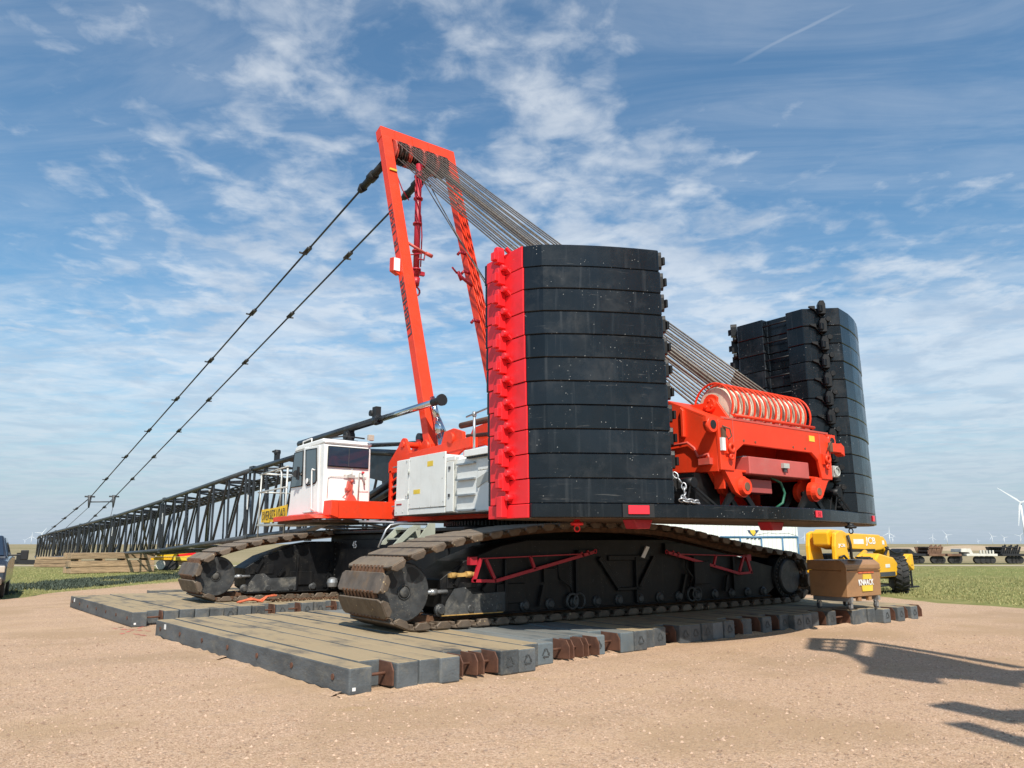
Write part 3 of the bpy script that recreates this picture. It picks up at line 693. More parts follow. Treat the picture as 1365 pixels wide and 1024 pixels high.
# ---- engine house
eh = MB()
eh.box((8.52, 14.15, 2.26), (9.34, 16.1, 3.56)); eh.box((8.52, 9.9, 2.24), (9.34, 13.42, 3.36)); eh.box((8.58, 13.42, 2.26), (9.34, 14.15, 3.44))
eo = eh.build('engine_house', m_house, crane, bevel=.012)
MB().box((12.66, 9.9, 2.26), (13.5, 16.1, 3.5)).build('side_house', m_house, crane, bevel=.012)
def panel(name, y0, y1, z0, z1, x=8.52, t=.022, m=m_house): return MB().box((x - t, min(y0, y1), z0), (x, max(y0, y1), z1)).build(name, m, eo, bevel=.006)
panel('panel', 15.62, 15.45, 2.64, 3.55); panel('access_door', 15.42, 13.84, 2.40, 3.575, t=.035); panel('panel', 16.1, 15.45, 2.26, 2.62, t=.03); panel('panel', 15.42, 13.84, 2.265, 2.385)
panel('panel', 13.80, 13.52, 2.28, 3.33); panel('panel', 13.80, 13.46, 3.35, 3.44, t=.03)
panel('access_door', 12.6, 11.0, 2.26, 3.05); panel('access_door', 10.95, 9.95, 2.26, 3.05); panel('panel', 12.6, 9.95, 3.07, 3.30)
MB().box((8.40, 9.9, 3.36), (9.34, 12.98, 3.50)).build('roof_edge', m_white, eo, bevel=.01)
gr_ = MB()
for y in np.arange(9.95, 12.9, .06): gr_.box((8.43, y, 3.325), (8.5, y + .03, 3.36))
gr_.build('walkway_grating', m_grey, eo)
cv = MB(); arc = [(12.62, 2.9), (12.3, 3.0), (11.9, 3.05), (11.0, 3.06)]
pX(cv, arc + [(11.0, 2.88), (11.9, 2.87), (12.3, 2.82), (12.62, 2.72)], 8.484, 8.50); cv.build('grey_stripe', m_greywhite, eo)
for z in (2.27, 2.58, 2.90, 3.22):
    s_ = MB().box((8.46, 12.70, z), (8.80, 13.36, z + .035)); s_.build('ladder_step', m_galv, eo)
MB().box((8.82, 12.66, 2.26), (8.86, 13.40, 3.40)).build('step_back_plate', m_greywhite, eo)
tp = MB()
for k in range(5):
    for j in range(3): tp.box((8.815, 12.75 + j * .2, 2.4 + k * .2), (8.822, 12.87 + j * .2, 2.52 + k * .2))
tp.build('step_back_hole', m_grey, eo)
for (y, z) in ((15.38, 2.5), (15.38, 3.5), (13.9, 2.5), (13.9, 3.45), (13.66, 2.6), (13.66, 3.2), (14.9, 2.42), (14.4, 2.42), (16.0, 2.34), (15.7, 2.34), (13.95, 3.0), (15.56, 3.5), (15.56, 2.7)):
    MB().cyl((8.48, y, z), (8.495, y, z), .016, .016, 8).build('bolt', m_greywhite, eo)
for y in (13.67,):
    for z in (2.62, 3.2): MB().box((8.475, y - .03, z - .03), (8.497, y + .03, z + .03)).build('latch', m_grey, eo)
for z in (2.5, 2.98, 3.46):
    MB().box((8.75, 16.1, z), (9.3, 16.75, z + .03)).build('ladder_step', m_galv, eo)
MB().tube([(8.6, 12.9, 3.5), (8.6, 12.9, 4.28)], .03, 8).tube([(8.6, 13.2, 4.25), (8.6, 11.5, 4.42)], .022, 8).cyl((8.6, 12.9, 4.22), (8.6, 12.9, 4.32), .045, .045, 8).build('handrail', m_galv, eo)
MB().beam((8.49, 16.0, 2.52), (8.49, 15.75, 2.52), .02, .03).build('hatch_handle', m_crim, eo)

for y0_, y1_, z0_, z1_ in ((15.2, 14.9, 2.72, 2.82), (14.6, 14.35, 3.3, 3.42)):
    MB().box((8.482, min(y0_, y1_), z0_), (8.486, max(y0_, y1_), z1_)).build('warning_decal', m_logo_y, eo)
for z in (2.75, 3.25):
    MB().cyl((8.475, 15.43, z - .06), (8.475, 15.43, z + .06), .018, .018, 8).build('door_hinge', m_greywhite, eo)
vt = MB()
for k in range(9): vt.box((8.493, 11.2, 2.4 + k * .06), (8.50, 12.2, 2.43 + k * .06))
vt.build('door_vent', m_grey, eo)
# ---- cab on its red outrigger platform
cabm = MB()
prof = [(18.02, 2.34), (20.42, 2.34), (20.32, 3.12), (20.15, 4.02), (20.07, 4.13), (19.9, 4.2), (18.3, 4.23), (18.16, 4.19), (18.06, 4.08)]
pX(cabm, prof, 7.5, 8.78)
cab = cabm.build('cab', m_white, crane, bevel=.045, seg=2)
rfm = MB(); pX(rfm, [(20.16, 4.08), (20.1, 4.2), (19.9, 4.25), (18.25, 4.27), (18.03, 4.2), (18.04, 4.12)], 7.485, 8.795); rfm.build('cab_roof', m_white, cab, bevel=.04, seg=2)
def side_glass(name, yz, m=m_glass2, x=7.497, t=.02): mb = MB(); pX(mb, yz, x - t, x); return mb.build(name, m, cab)
side_glass('side_window', [(20.10, 4.05), (19.50, 4.06), (19.46, 3.14), (20.26, 3.14)])
gk = MB(); gk.tube([(7.488, y, z) for y, z in ((20.11, 4.06), (19.49, 4.07), (19.45, 3.13), (20.27, 3.13))], .022, 6, True); gk.build('window_gasket', m_dark, cab)
side_glass('window_rail', [(20.26, 3.43), (19.47, 3.43), (19.47, 3.45), (20.26, 3.45)], m_alum, 7.475, .012)
dr = MB(); pX(dr, [(19.40, 4.14), (18.36, 4.10), (18.28, 2.40), (19.24, 2.40)], 7.47, 7.50); do = dr.build('door', m_white, cab, bevel=.02, seg=2)
def dchild(name, yz, m, x0, x1, bev=0): mb = MB(); pX(mb, yz, x0, x1); return mb.build(name, m, do, bevel=bev)
dchild('door_window', [(19.22, 4.05), (18.52, 4.02), (18.42, 3.2), (18.52, 3.15), (19.02, 3.12), (19.12, 3.18)], m_glass2, 7.455, 7.471)
gk = MB(); gk.tube([(7.462, y, z) for y, z in ((19.23, 4.06), (18.51, 4.03), (18.41, 3.2), (18.52, 3.14), (19.02, 3.11), (19.13, 3.18))], .022, 6, True); gk.build('window_gasket', m_dark, do)
MB().lathe((7.44, 18.98, 3.22), (-1, 0, 0), [(0, .02), (0, .07), (.02, .07), (.02, .02)], 16).build('door_lock', m_inkw, do)
MB().tube([(7.46, 18.55, 3.47), (7.40, 18.58, 3.5), (7.40, 18.6, 3.44), (7.40, 18.53, 2.5), (7.46, 18.52, 2.44)], .02, 8).build('door_handle', m_white, do)
MB().box((7.44, 18.55, 2.40), (7.47, 19.2, 2.42)).build('door_sill', m_greywhite, do)
ml = MB().lathe((7.38, 19.62, 3.45), (-.3, -.9, 0), [(0, .02), (0, .1), (.03, .1), (.03, .02)], 16); pX(ml, [(19.45, 3.28), (19.45, 3.62), (19.55, 3.64), (19.6, 3.3)], 7.36, 7.40); ml.build('wing_mirror', m_dark, cab)
def rear(name, x0, x1, z0, z1, m, y=18.02, t=.02, bev=0, parent=None): return MB().box((x0, y - t, z0), (x1, y, z1)).build(name, m, parent or cab, bevel=bev, seg=2)
rear('window_gasket', 7.56, 8.70, 3.53, 4.06, m_dark, 18.022, .022, .02)
rw = rear('rear_window', 7.58, 8.68, 3.555, 4.035, m_glass, 18.0, .012, .004)
MB().box((8.12, 17.982, 3.56), (8.135, 17.992, 4.03)).build('window_divider', m_grey, cab)
rr_ = MB(); rr_.tube([(7.6, 18.015, 2.75), (7.6, 18.015, 3.25), (7.65, 18.015, 3.29), (8.65, 18.015, 3.3)], .008, 6); rr_.tube([(8.45, 18.015, 2.95), (8.72, 18.015, 2.95)], .006, 6); rr_.build('panel_seam', m_greywhite, cab)
jn = MB(); jn.tube([(8.0, 17.98, 3.33), (8.2, 17.94, 3.36), (8.24, 17.95, 3.28)], .016, 6); jn.box((8.12, 17.93, 3.27), (8.3, 18.01, 3.34)); jn.tube([(8.22, 17.96, 3.5), (8.22, 17.96, 3.28)], .01, 6); jn.build('lock_bracket', m_alum, cab)
hk = MB().tube([(8.42, 17.97, 3.4), (8.5, 17.94, 3.42), (8.42, 17.96, 3.38), (8.42, 17.97, 2.7)], .018, 6); hk.tube([(8.5, 17.96, 3.4), (8.56, 17.96, 3.25), (8.58, 17.96, 3.1)], .022, 6); hk.build('rear_hose', m_greywhite, cab)
MB().cyl((8.48, 17.93, 3.42), (8.54, 17.93, 3.42), .03, .03, 8).build('red_cap', m_reflect, cab)
lt = MB().box((8.62, 17.9, 4.27), (8.78, 18.0, 4.42)); lt.build('work_light', m_lamp, cab, bevel=.01)
ra = MB(); ra.tube([(7.55, 19.7, 4.24), (7.55, 19.7, 4.34), (7.55, 19.1, 4.36), (7.55, 19.1, 4.26)], .018, 6); ra.build('roof_rail', m_white, cab)
wp = MB(); wp.box((7.7, 18.5, 4.27), (8.6, 18.6, 4.32)); wp.tube([(7.7, 18.3, 4.3), (8.1, 18.2, 4.37), (8.6, 18.1, 4.33)], .02, 6); wp.build('roof_bracket', m_dark, cab)
pl = MB(); pl.box((7.52, 17.55, 2.23), (9.35, 18.015, 2.67)); pY(pl, [(7.5, 2.3), (7.52, 2.66), (7.7, 2.66), (7.7, 2.24)], 17.5, 18.0); plat = pl.build('cab_platform', m_orange, crane, bevel=.01)
st_ = MB(); pX(st_, [(20.55, 2.20), (20.55, 2.31), (20.4, 2.33), (18.0, 2.33), (17.6, 2.23)], 7.15, 7.52); st_.build('platform_step', m_orange, plat, bevel=.008)
MB().box((7.3, 17.7, 2.14), (9.35, 20.6, 2.20)).build('platform_underside', m_tray_under, plat)
tw = MB(); pY(tw, [(8.06, 2.67), (8.36, 2.67), (8.26, 2.82), (8.2, 2.85), (8.22, 3.1), (8.1, 3.18), (8.08, 3.0), (8.12, 2.85)], 17.86, 17.98); tw.cyl((8.1, 17.84, 2.98), (8.1, 18.0, 2.98), .05, .05, 8); tw.tube([(8.1, 17.9, 2.9), (7.98, 17.92, 2.76), (8.05, 17.92, 2.74)], .014, 6); tw.tube([(8.16, 17.85, 3.15), (8.2, 17.85, 3.2)], .04, 6); tw.build('cab_lock_lever', m_orange2, plat)
MB().box((9.2, 17.5, 2.26), (9.36, 17.6, 2.55)).build('hinge_block', m_orange2, plat)
MB().tube([(8.3, 17.6, 2.16), (9.2, 17.2, 2.14), (9.8, 16.6, 2.2)], .035, 8).build('cab_hose', m_galv, plat)
# front walkway with pipe railing
wk = MB().box((7.55, 20.6, 2.14), (8.7, 23.1, 2.2)); wko = wk.build('front_walkway', m_greywhite, crane)
def pipe(pts, r=.024, m=m_alum, name='rail_pipe'): return MB().tube(pts, r, 8).build(name, m, wko)
pipe([(7.6, 23.1, 1.75), (7.6, 23.1, 3.72)]); pipe([(7.6, 20.9, 1.8), (7.6, 20.9, 3.72)], .03); pipe([(7.6, 23.25, 3.70), (7.6, 20.85, 3.77)]); pipe([(7.6, 23.3, 3.16), (7.6, 20.85, 3.19)]); pipe([(7.6, 21.9, 3.68), (7.6, 21.45, 3.7), (7.6, 21.36, 3.58), (7.6, 21.35, 2.6)])
pipe([(8.7, 23.1, 2.2), (8.7, 23.1, 3.72)]); pipe([(7.6, 23.1, 3.72), (8.7, 23.1, 3.72)]); pipe([(7.6, 23.1, 3.16), (8.7, 23.1, 3.16)]); pipe([(8.7, 23.1, 3.7), (8.7, 20.9, 3.7)])
lb = MB().box((8.62, 21.0, 2.72), (8.66, 22.6, 3.12)); lbo = lb.build('name_board', m_greywhite, wko)
text('LIEBHERR', .3, m_inkw, lbo, face_mx((8.612, 21.8, 2.92), (0, -1, 0), (0, 0, 1)), fit=(1.5, .3), bold=.012)

# ---- gantry
def gpt(x, z, dy=0): # leg centreline: leans towards the boom
    return V((x, 16.55 + (z - 3.95) * (20.15 - 16.55) / 10.7 + dy, z))
ldir = (gpt(0, 14) - gpt(0, 4)).normalized(); lface = V((1, 0, 0)).cross(ldir)
for x, xo in ((9.62, 9.97), (12.38, 12.03)):
    L_ = MB(); xa, xb = min(x, xo), max(x, xo)
    for i in range(1):
        a, b_ = gpt(0, 3.9), gpt(0, 14.38); hw, hw2 = lface * .15, lface * .21
        L_.prism([(xa, a.y - hw.y, a.z - hw.z), (xb, a.y - hw.y, a.z - hw.z), (xb, a.y + hw.y, a.z + hw.z), (xa, a.y + hw.y, a.z + hw.z)], V((0, b_.y - a.y, b_.z - a.z)))
    lo_ = L_.build('gantry_leg', m_orange, crane, bevel=.012)
    ft = MB(); a = gpt(0, 4.2); ft.cyl((xa - .06, a.y, 4.05), (xb + .06, a.y, 4.05), .17, .17, 18); ft.box((xa + .02, a.y - .3, 3.6), (xb - .02, a.y + .2, 4.1)); ft.build('gantry_foot', m_orange, lo_, bevel=.008)
    if x < 11:
        nrmx = V((-1, 0, 0))
        c = gpt(9.612, 8.15) ; text('LIEBHERR', .4, m_inkblue, lo_, face_mx((9.612, c.y, c.z), ldir, (0, 1, 0)), fit=(1.95, .22), bold=.002)
        c = gpt(9.612, 10.82); text('LR 1350/1', .4, m_inkblue, lo_, face_mx((9.612, c.y, c.z), ldir, (0, 1, 0)), fit=(1.75, .22), bold=.0)
        c = gpt(9.5, 9.5); bx = MB(); 
        bx.prism([(9.40, c.y - .05, c.z - .22), (9.62, c.y - .05, c.z - .32), (9.62, c.y - .05, c.z + .2), (9.40, c.y - .05, c.z + .2)], (0, .25, .05)); bx.build('leg_lamp_box', m_orange, lo_, bevel=.015)
        MB().box((9.41, c.y - .075, c.z - .2), (9.60, c.y - .056, c.z + .18)).build('lamp_face', m_inkw, lo_)
        c = gpt(9.8, 13.0, -.2); MB().box((9.68, c.y - .02, c.z - .03), (9.93, c.y + .02, c.z + .03)).build('brass_plate', m_logo_y, lo_)
        q = MB(); c = gpt(9.98, 10.35, -.1); q.cyl((9.97, c.y, c.z), (10.55, c.y - .1, c.z - .25), .045, .045, 8); q.cyl((10.5, c.y - .15, c.z - .25), (10.72, c.y - .15, c.z - .3), .06, .06, 8); q.build('side_arm', m_orange2, lo_)
    else:
        q = MB(); c = gpt(12.0, 9.35, -.1); q.cyl((12.03, c.y, c.z), (11.4, c.y - .3, c.z + .1), .05, .05, 8); q.cyl((11.45, c.y - .35, c.z - .05), (11.3, c.y - .35, c.z + .2), .07, .05, 8); q.tube([(11.3, c.y - .3, c.z + .15), (11.1, c.y - .35, c.z + .28)], .03, 6); q.build('side_arm', m_crim, lo_)
        for z in (8.1, 9.8, 10.5):
            q = MB(); c = gpt(12.0, z, -.12); q.tube([(12.03, c.y, c.z), (11.8, c.y - .03, c.z), (11.72, c.y - .03, c.z - .1)], .05, 6); q.build('rope_guide', m_crim, lo_)
        q = MB()
        for k in range(4):
            xk = 12.09 + k * .075; a, b_ = gpt(xk, 4.4, -.19), gpt(xk, 13.2, -.19); q.cyl(a, b_, .022, .022, 6)
        q.build('leg_pipe', m_orange, lo_)
cbm = MB(); a = gpt(0, 14.36); b_ = gpt(0, 14.9)
cbm.prism([(9.605, a.y - .16, a.z - .02), (12.395, a.y - .16, a.z - .02), (12.395, a.y + .17, a.z - .12), (9.605, a.y + .17, a.z - .12)], (0, .13, .42))
gx = cbm.build('gantry_crossbar', m_orange, crane, bevel=.015)
sk = MB()
for x in (10.1, 10.75, 11.35): sk.beam((x, a.y - .15, a.z + .02), (x, a.y - .05, a.z + .34), .02, .03)
sk.build('crossbar_rib', m_orange, gx)
HC = V((0, 20.0, 13.98)); NW = 12
HX = [10.08 + i * (1.84 / (NW - 1)) for i in range(NW)]
for i, x in enumerate(HX):
    s_ = MB().lathe((x - .055, HC.y, HC.z), (1, 0, 0), [(0, .1), (0, .36), (.02, .38), (.035, .30), (.075, .30), (.09, .38), (.11, .36), (.11, .1)], 28); s_.build('gantry_sheave', m_sheavedk if i % 3 else m_orange2, gx)
MB().cyl((9.9, HC.y, HC.z), (12.1, HC.y, HC.z), .09, .09, 14).build('sheave_shaft', m_dark, gx)
hb_ = MB().tube([(10.05, 19.9, 13.9), (10.05, 19.75, 13.2), (10.3, 19.7, 12.6), (10.55, 19.7, 12.3)], .02, 6).tube([(10.9, 19.8, 13.8), (11.1, 19.7, 13.1), (10.95, 19.7, 12.8), (10.75, 19.7, 12.85)], .018, 6); hb_.build('gantry_hose', m_crim, gx)
# hanging red mast rest below the sheaves
hm = MB(); HP = V((10.66, 19.3, 0))
hm.cyl((HP.x, HP.y, 13.4), (HP.x, HP.y, 9.6), .10, .10, 12); hm.cyl((HP.x, HP.y, 9.6), (HP.x, HP.y, 9.35), .13, .10, 12)
for z in (12.95, 12.2, 11.35, 10.45, 9.85): hm.cyl((HP.x, HP.y, z), (HP.x, HP.y, z + .05), .15, .15, 12)
hm.box((HP.x - .25, HP.y - .05, 9.72), (HP.x + .28, HP.y + .05, 9.84)); hm.ring((HP.x, HP.y, 9.18), (0, 1, 0), .14, .03, 14, 6)
hm.tube([(HP.x - .13, HP.y - .05, 13.2), (HP.x - .14, HP.y - .05, 12.3), (HP.x + .05, HP.y - .12, 11.6), (HP.x + .14, HP.y - .05, 11), (HP.x + .15, HP.y, 10)], .022, 6)
hm.tube([(HP.x - .3, HP.y, 10.6), (HP.x - .25, HP.y, 10.3), (HP.x, HP.y - .14, 10.35), (HP.x + .3, HP.y, 10.5), (HP.x + .26, HP.y, 10.25), (HP.x, HP.y - .1, 10.2)], .025, 6)
hm.build('hanging_strut', m_crim, gx)

# ---- rear luffing winch and frame
wf = MB()
Y0 = 7.34
wf.prism([(9.46, Y0, 2.72), (9.78, Y0, 2.72), (9.86, Y0, 3.04), (10.05, Y0, 3.16), (11.95, Y0, 3.16), (12.14, Y0, 3.04), (12.22, Y0, 2.72), (12.54, Y0, 2.72), (12.56, Y0, 3.45), (12.3, Y0, 3.56), (9.7, Y0, 3.56), (9.44, Y0, 3.47)], (0, .06, 0))
for x in (9.46, 12.48):
    pX(wf, [(7.4, 2.70), (8.4, 2.74), (10.5, 2.6), (10.5, 4.0), (8.35, 3.93), (7.4, 3.46)], x, x + .06)
    pX(wf, [(8.0, 3.30), (8.06, 3.30), (8.06, 3.80), (8.0, 3.74)], x - .06 if x < 11 else x + .06, x if x < 11 else x + .12)
wf.prism([(9.46, 7.36, 3.50), (12.54, 7.36, 3.50), (12.54, 8.36, 3.96), (9.46, 8.36, 3.96)], (0, .01, -.05)); wf.box((9.52, 7.42, 2.72), (12.48, 7.8, 2.76)); wf.box((9.52, 8.4, 2.8), (12.48, 10.4, 3.9))
wo_ = wf.build('winch_frame', m_orange, crane, bevel=.01)
for sx in (1, -1):
    xx = lambda x: x if sx == 1 else 22 - x
    lg = MB(); cxx = xx(10.0)
    pY(lg, [(xx(9.55), 2.74), (xx(9.8), 2.40), (xx(9.95), 2.33)] + [(cxx + sx * .16 * math.cos(t), 2.49 + .17 * math.sin(t)) for t in np.linspace(-1.9, 1.6, 10)] + [(xx(9.98), 2.74)], 7.36, 7.44)
    pY(lg, [(xx(9.55), 2.74), (xx(9.8), 2.40), (xx(9.95), 2.33)] + [(cxx + sx * .16 * math.cos(t), 2.49 + .17 * math.sin(t)) for t in np.linspace(-1.9, 1.6, 10)] + [(xx(9.98), 2.74)], 7.62, 7.70)
    lg.lathe((cxx, 7.29, 2.49), (0, 1, 0), [(0, .07), (0, .125), (.06, .15), (.1, .15)], 20)
    lg.box((min(xx(9.62), xx(9.66)), 7.44, 2.45), (max(xx(9.62), xx(9.66)), 7.62, 2.74))
    lo2 = lg.build('pin_lug', m_orange, wo_, bevel=.006)
    MB().cyl((cxx, 7.285, 2.49), (cxx, 7.34, 2.49), .07, .07, 14).build('pin_hole', m_brown, lo2) if False else MB().cyl((cxx, 7.280, 2.49), (cxx, 7.34, 2.49), .065, .065, 14).build('pin', m_brown, wo_)
    r2 = MB().ring((xx(9.66), 7.28, 3.07), (0, 1, 0), .06, .028, 14, 6); r2.ring((xx(9.66), 7.29, 2.93), (0, 1, 0), .035, .02, 12, 6); r2.box((xx(9.66) - .1, 7.30, 2.98), (xx(9.66) + .1, 7.34, 3.16)); r2.build('lashing_ring', m_orange, wo_)
    r3 = MB().lathe((xx(9.34), 7.36, 3.42), (0, 1, 0), [(0, .07), (0, .12), (.1, .12), (.1, .07)], 16); r3.box((min(xx(9.2), xx(9.46)), 7.38, 3.46), (max(xx(9.2), xx(9.46)), 7.44, 3.54)); r3.build('lifting_eye', m_orange, wo_)
    MB().cyl((xx(9.34), 7.35, 3.42), (xx(9.34), 7.37, 3.42), .068, .068, 14).build('eye_hole', m_dark, wo_)
    hx = MB().box((xx(9.50) - .02 , 7.30, 3.22), (xx(9.50) + .07, 7.335, 3.38)); hx.tube([(xx(9.48), 7.3, 3.4), (xx(9.6), 7.25, 3.36), (xx(9.66), 7.27, 3.25), (xx(9.58), 7.27, 3.2)], .012, 6); hx.build('link_bracket', m_brown, wo_)
bxm = MB(); bxm.box((10.17, 7.345, 2.70), (11.83, 7.85, 2.98)); bx2 = bxm.build('red_storage_box', mat('sun_bleached_red_paint', (.50, .10, .085), .5, var=.1, dirt=((.4, .2, .17), .5, 2)), wo_, bevel=.012)
MB().box((10.22, 7.5, 2.985), (11.8, 7.9, 3.005)).build('box_top_sheet', m_alum, wo_)
MB().box((11.02, 7.29, 2.84), (11.18, 7.343, 2.92)).build('box_latch', m_greywhite, bx2)
MB().box((11.06, 7.31, 2.78), (11.12, 7.343, 2.84)).build('box_padlock', m_grey, bx2)
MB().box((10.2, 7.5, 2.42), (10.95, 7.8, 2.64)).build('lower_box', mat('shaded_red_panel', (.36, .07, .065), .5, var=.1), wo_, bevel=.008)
MB().tube([(11.0, 7.55, 2.7), (11.2, 7.5, 2.62), (11.3, 7.5, 2.45), (11.22, 7.5, 2.28), (11.1, 7.55, 2.2)], .022, 8).build('green_hose', m_hose, wo_)
MB().box((9.45, 7.29, 3.02), (9.53, 7.334, 3.22)).build('white_decal', m_inkw, wo_)
sm2 = MB(); sm2.box((9.78, 7.334, 3.17), (9.80, 7.34, 3.55)); sm2.box((12.20, 7.334, 3.17), (12.22, 7.34, 3.55)); sm2.box((9.5, 7.332, 3.53), (12.5, 7.345, 3.56)); sm2.build('weld_seam', m_orange2, wo_)
MB().box((11.9, 7.332, 3.36), (12.06, 7.34, 3.46)).build('warning_decal', m_logo_y, wo_)
for xk in (10.05, 10.35, 11.4, 11.75): MB().cyl((xk, 7.33, 3.22), (xk, 7.345, 3.22), .018, .018, 8).build('bolt', m_brown, wo_)
MB().tube([(9.42, 8.35, 3.18), (9.42, 7.95, 3.2), (9.42, 7.82, 3.1), (9.42, 7.75, 2.95), (9.42, 7.55, 2.98), (9.4, 7.52, 2.9)], .022, 8).box((9.38, 7.5, 2.82), (9.46, 7.72, 2.92)).build('frame_hose', m_orange2, wo_)
lampb = MB().box((12.62, 7.35, 2.78), (12.78, 7.5, 2.98)); lampb.ring((12.7, 7.33, 2.88), (0, 1, 0), .08, .012, 14, 5); lampb.build('rear_lamp', m_greywhite, wo_, bevel=.008)
MB().box((12.58, 7.3, 3.22), (12.85, 7.5, 3.38)).prism([(12.85, 7.3, 3.2), (12.95, 7.3, 3.16), (12.95, 7.3, 3.34), (12.85, 7.3, 3.40)], (0, .15, 0)).build('side_bracket', m_orange, wo_, bevel=.008)
WC = V((0, 7.78, 3.82)); WX = [10.0 + i * (2.0 / (NW - 1)) for i in range(NW)]
for sx in (1, -1):
    x0 = 9.84 if sx == 1 else 12.10
    ck = MB(); pX(ck, [(7.42, 3.54), (7.66, 3.88)] + [(7.78 + .16 * math.cos(t), 3.86 + .16 * math.sin(t)) for t in np.linspace(PI * .8, .2, 7)] + [(8.36, 3.90)], x0, x0 + .05); ck.lathe((x0 - .05 if sx == 1 else x0 + .1, 7.78, 3.84), (sx, 0, 0), [(0, .04), (0, .11), (.05, .12)], 18)
    for k in range(3): 
        t = rad(90 + 120 * k); ck.cyl((x0 - .06 if sx == 1 else x0 + .11, 7.78 + .06 * math.cos(t), 3.84 + .06 * math.sin(t)), (x0, 7.78 + .06 * math.cos(t), 3.84 + .06 * math.sin(t)), .025, .025, 8)
    ck.build('sheave_cheek', m_orange, wo_, bevel=.005)
for i, x in enumerate(WX):
    s_ = MB().lathe((x - .055, WC.y, WC.z), (1, 0, 0), [(0, .1), (0, .24), (0, .31), (.015, .325), (.035, .265), (.075, .265), (.095, .325), (.11, .31), (.11, .1)], 32); s_.build('winch_sheave', m_sheave, wo_)
for i in range(NW + 4):
    x = 9.91 + i * (2.18 / (NW + 3))
    pts_ = [(x, WC.y + .385 * math.cos(t), WC.z + .385 * math.sin(t)) for t in np.linspace(-.2, PI + .45, 22)]
    MB().tube([(x, WC.y - .42, 3.60)] + pts_[::-1], .019, 6).build('sheave_guard', m_orange, wo_)
MB().tube([(9.88, 7.36, 3.62), (12.12, 7.36, 3.62)], .026, 8).build('guard_rail', m_orange, wo_)
for x in (10.05, 10.5, 10.78, 11.02, 11.25, 11.5, 11.9): MB().box((x - .06, 7.36, 3.53), (x + .06, 7.42, 3.60)).build('guard_foot', m_orange2, wo_)

# ---- luffing ropes between gantry and winch sheaves
for i in range(NW):
    for s, zz_, yy_ in ((0, .345, .0), (1, -.325, -.12)):
        a = V((HX[i] + (.075 if s else 0), HC.y - .12 - (.1 if s else 0), HC.z + zz_)); b_ = V((WX[i] + (.082 if s else 0), WC.y + .1, WC.z + (.30 if not s else -.24)))
        sg_ = random.uniform(.06, .12)
        pts_ = [a.lerp(b_, k / 6) - V((0, 0, sg_ * 4 * (k / 6) * (1 - k / 6))) for k in range(7)]
        MB().tube(pts_, .0195, 6).build('luffing_rope', m_rope, crane)
for k, (a, b_) in enumerate((((10.75, 19.9, 13.75), (11.2, 12.0, 3.9)), ((11.0, 19.9, 13.75), (10.6, 11.8, 3.9)))):
    pts_ = [V(a).lerp(V(b_), j / 6) - V((0, 0, .25 * 4 * (j / 6) * (1 - j / 6))) for j in range(7)]
    MB().tube(pts_, .017, 6).build('hoist_rope', m_rope, crane)

# ---- counterweight tray
def arcY(x):
    y = 13.85 - math.sqrt(6.8 ** 2 - (x - 11) ** 2)
    if x > 12: y = float(np.interp(x, [12, 12.8, 13.5, 14.03, 14.45, 14.8, 15.15, 15.42, 15.62], [7.124, 7.29, 7.46, 7.56, 7.69, 7.83, 8.0, 8.17, 8.40]))
    return y
ox = list(np.linspace(6.72, 15.62, 43))
outer = [(x, arcY(x)) for x in ox]
tray = MB(); pZ(tray, outer + [(15.62, 9.75), (12.6, 9.9), (9.4, 9.9), (6.72, 9.62)], 1.98, 2.178)
tro = tray.build('counterweight_tray', m_black, crane, bevel=.01)
und = MB(); pZ(und, [(x, arcY(x) + .05) for x in ox] + [(15.2, 9.55), (6.8, 9.55)], 1.968, 1.979); und.build('tray_underside', m_tray_under, tro)
ep = MB(); ep.prism([(6.69, 8.62, 1.975), (6.69, 9.62, 1.975), (6.69, 9.62, 2.172), (6.69, 8.62, 2.172)], (.029, 0, 0)); ep.box((6.58, 9.12, 1.99), (6.69, 9.26, 2.30)); ep.build('red_end_plate', m_red, tro, bevel=.008)
for x, w, kind in ((8.02, .16, 0), (11.55, .10, 1), (14.42, .08, 1)):
    y = arcY(x); tx = V((1, (arcY(x + .01) - arcY(x - .01)) / .02, 0)).normalized(); nx_ = V((tx.y, -tx.x, 0))
    c = V((x, y, 2.09)) + nx_ * .012
    l = MB(); 
    if kind == 0:
        MB().beam(c - tx * .24 + V((0, 0, -.01)), c + tx * .24 + V((0, 0, -.01)), .02, .19, up=(0, 0, 1)).build('lamp_recess', m_dark, tro)
        c = c + nx_ * .02
    l.beam(c - tx * w, c + tx * w, .02, .125 if kind == 0 else .11, up=(0, 0, 1)); lo3 = l.build('red_reflector', m_reflect, tro, bevel=.005)
    if x == 11.55: text('51', .1, m_crim, lo3, face_mx(c + nx_ * .011, tx, (0, 0, 1)), bold=.004)
for x, y in ((8.35, 7.95), (11.1, 7.55)):
    MB().prism([(x - .2, y, 1.967), (x + .2, y, 1.967), (x + .13, y, 1.83), (x - .13, y, 1.83)], (0, .25, 0)).build('red_lug', m_crim, tro, bevel=.01)
for x, y, m in ((7.6, 8.6, m_red), (13.0, 7.35, m_dark)):
    q = MB().cyl((x, y, 1.967), (x, y, 1.90), .05, .05, 10); q.lathe((x, y, 1.88), (0, 0, 1), [(0, .08), (.01, .10), (.04, .10), (.06, .05)], 14); q.ring((x, y, 1.835), (.3, 1, 0), .045, .011, 12, 5); q.build('hanging_shackle', m, tro)
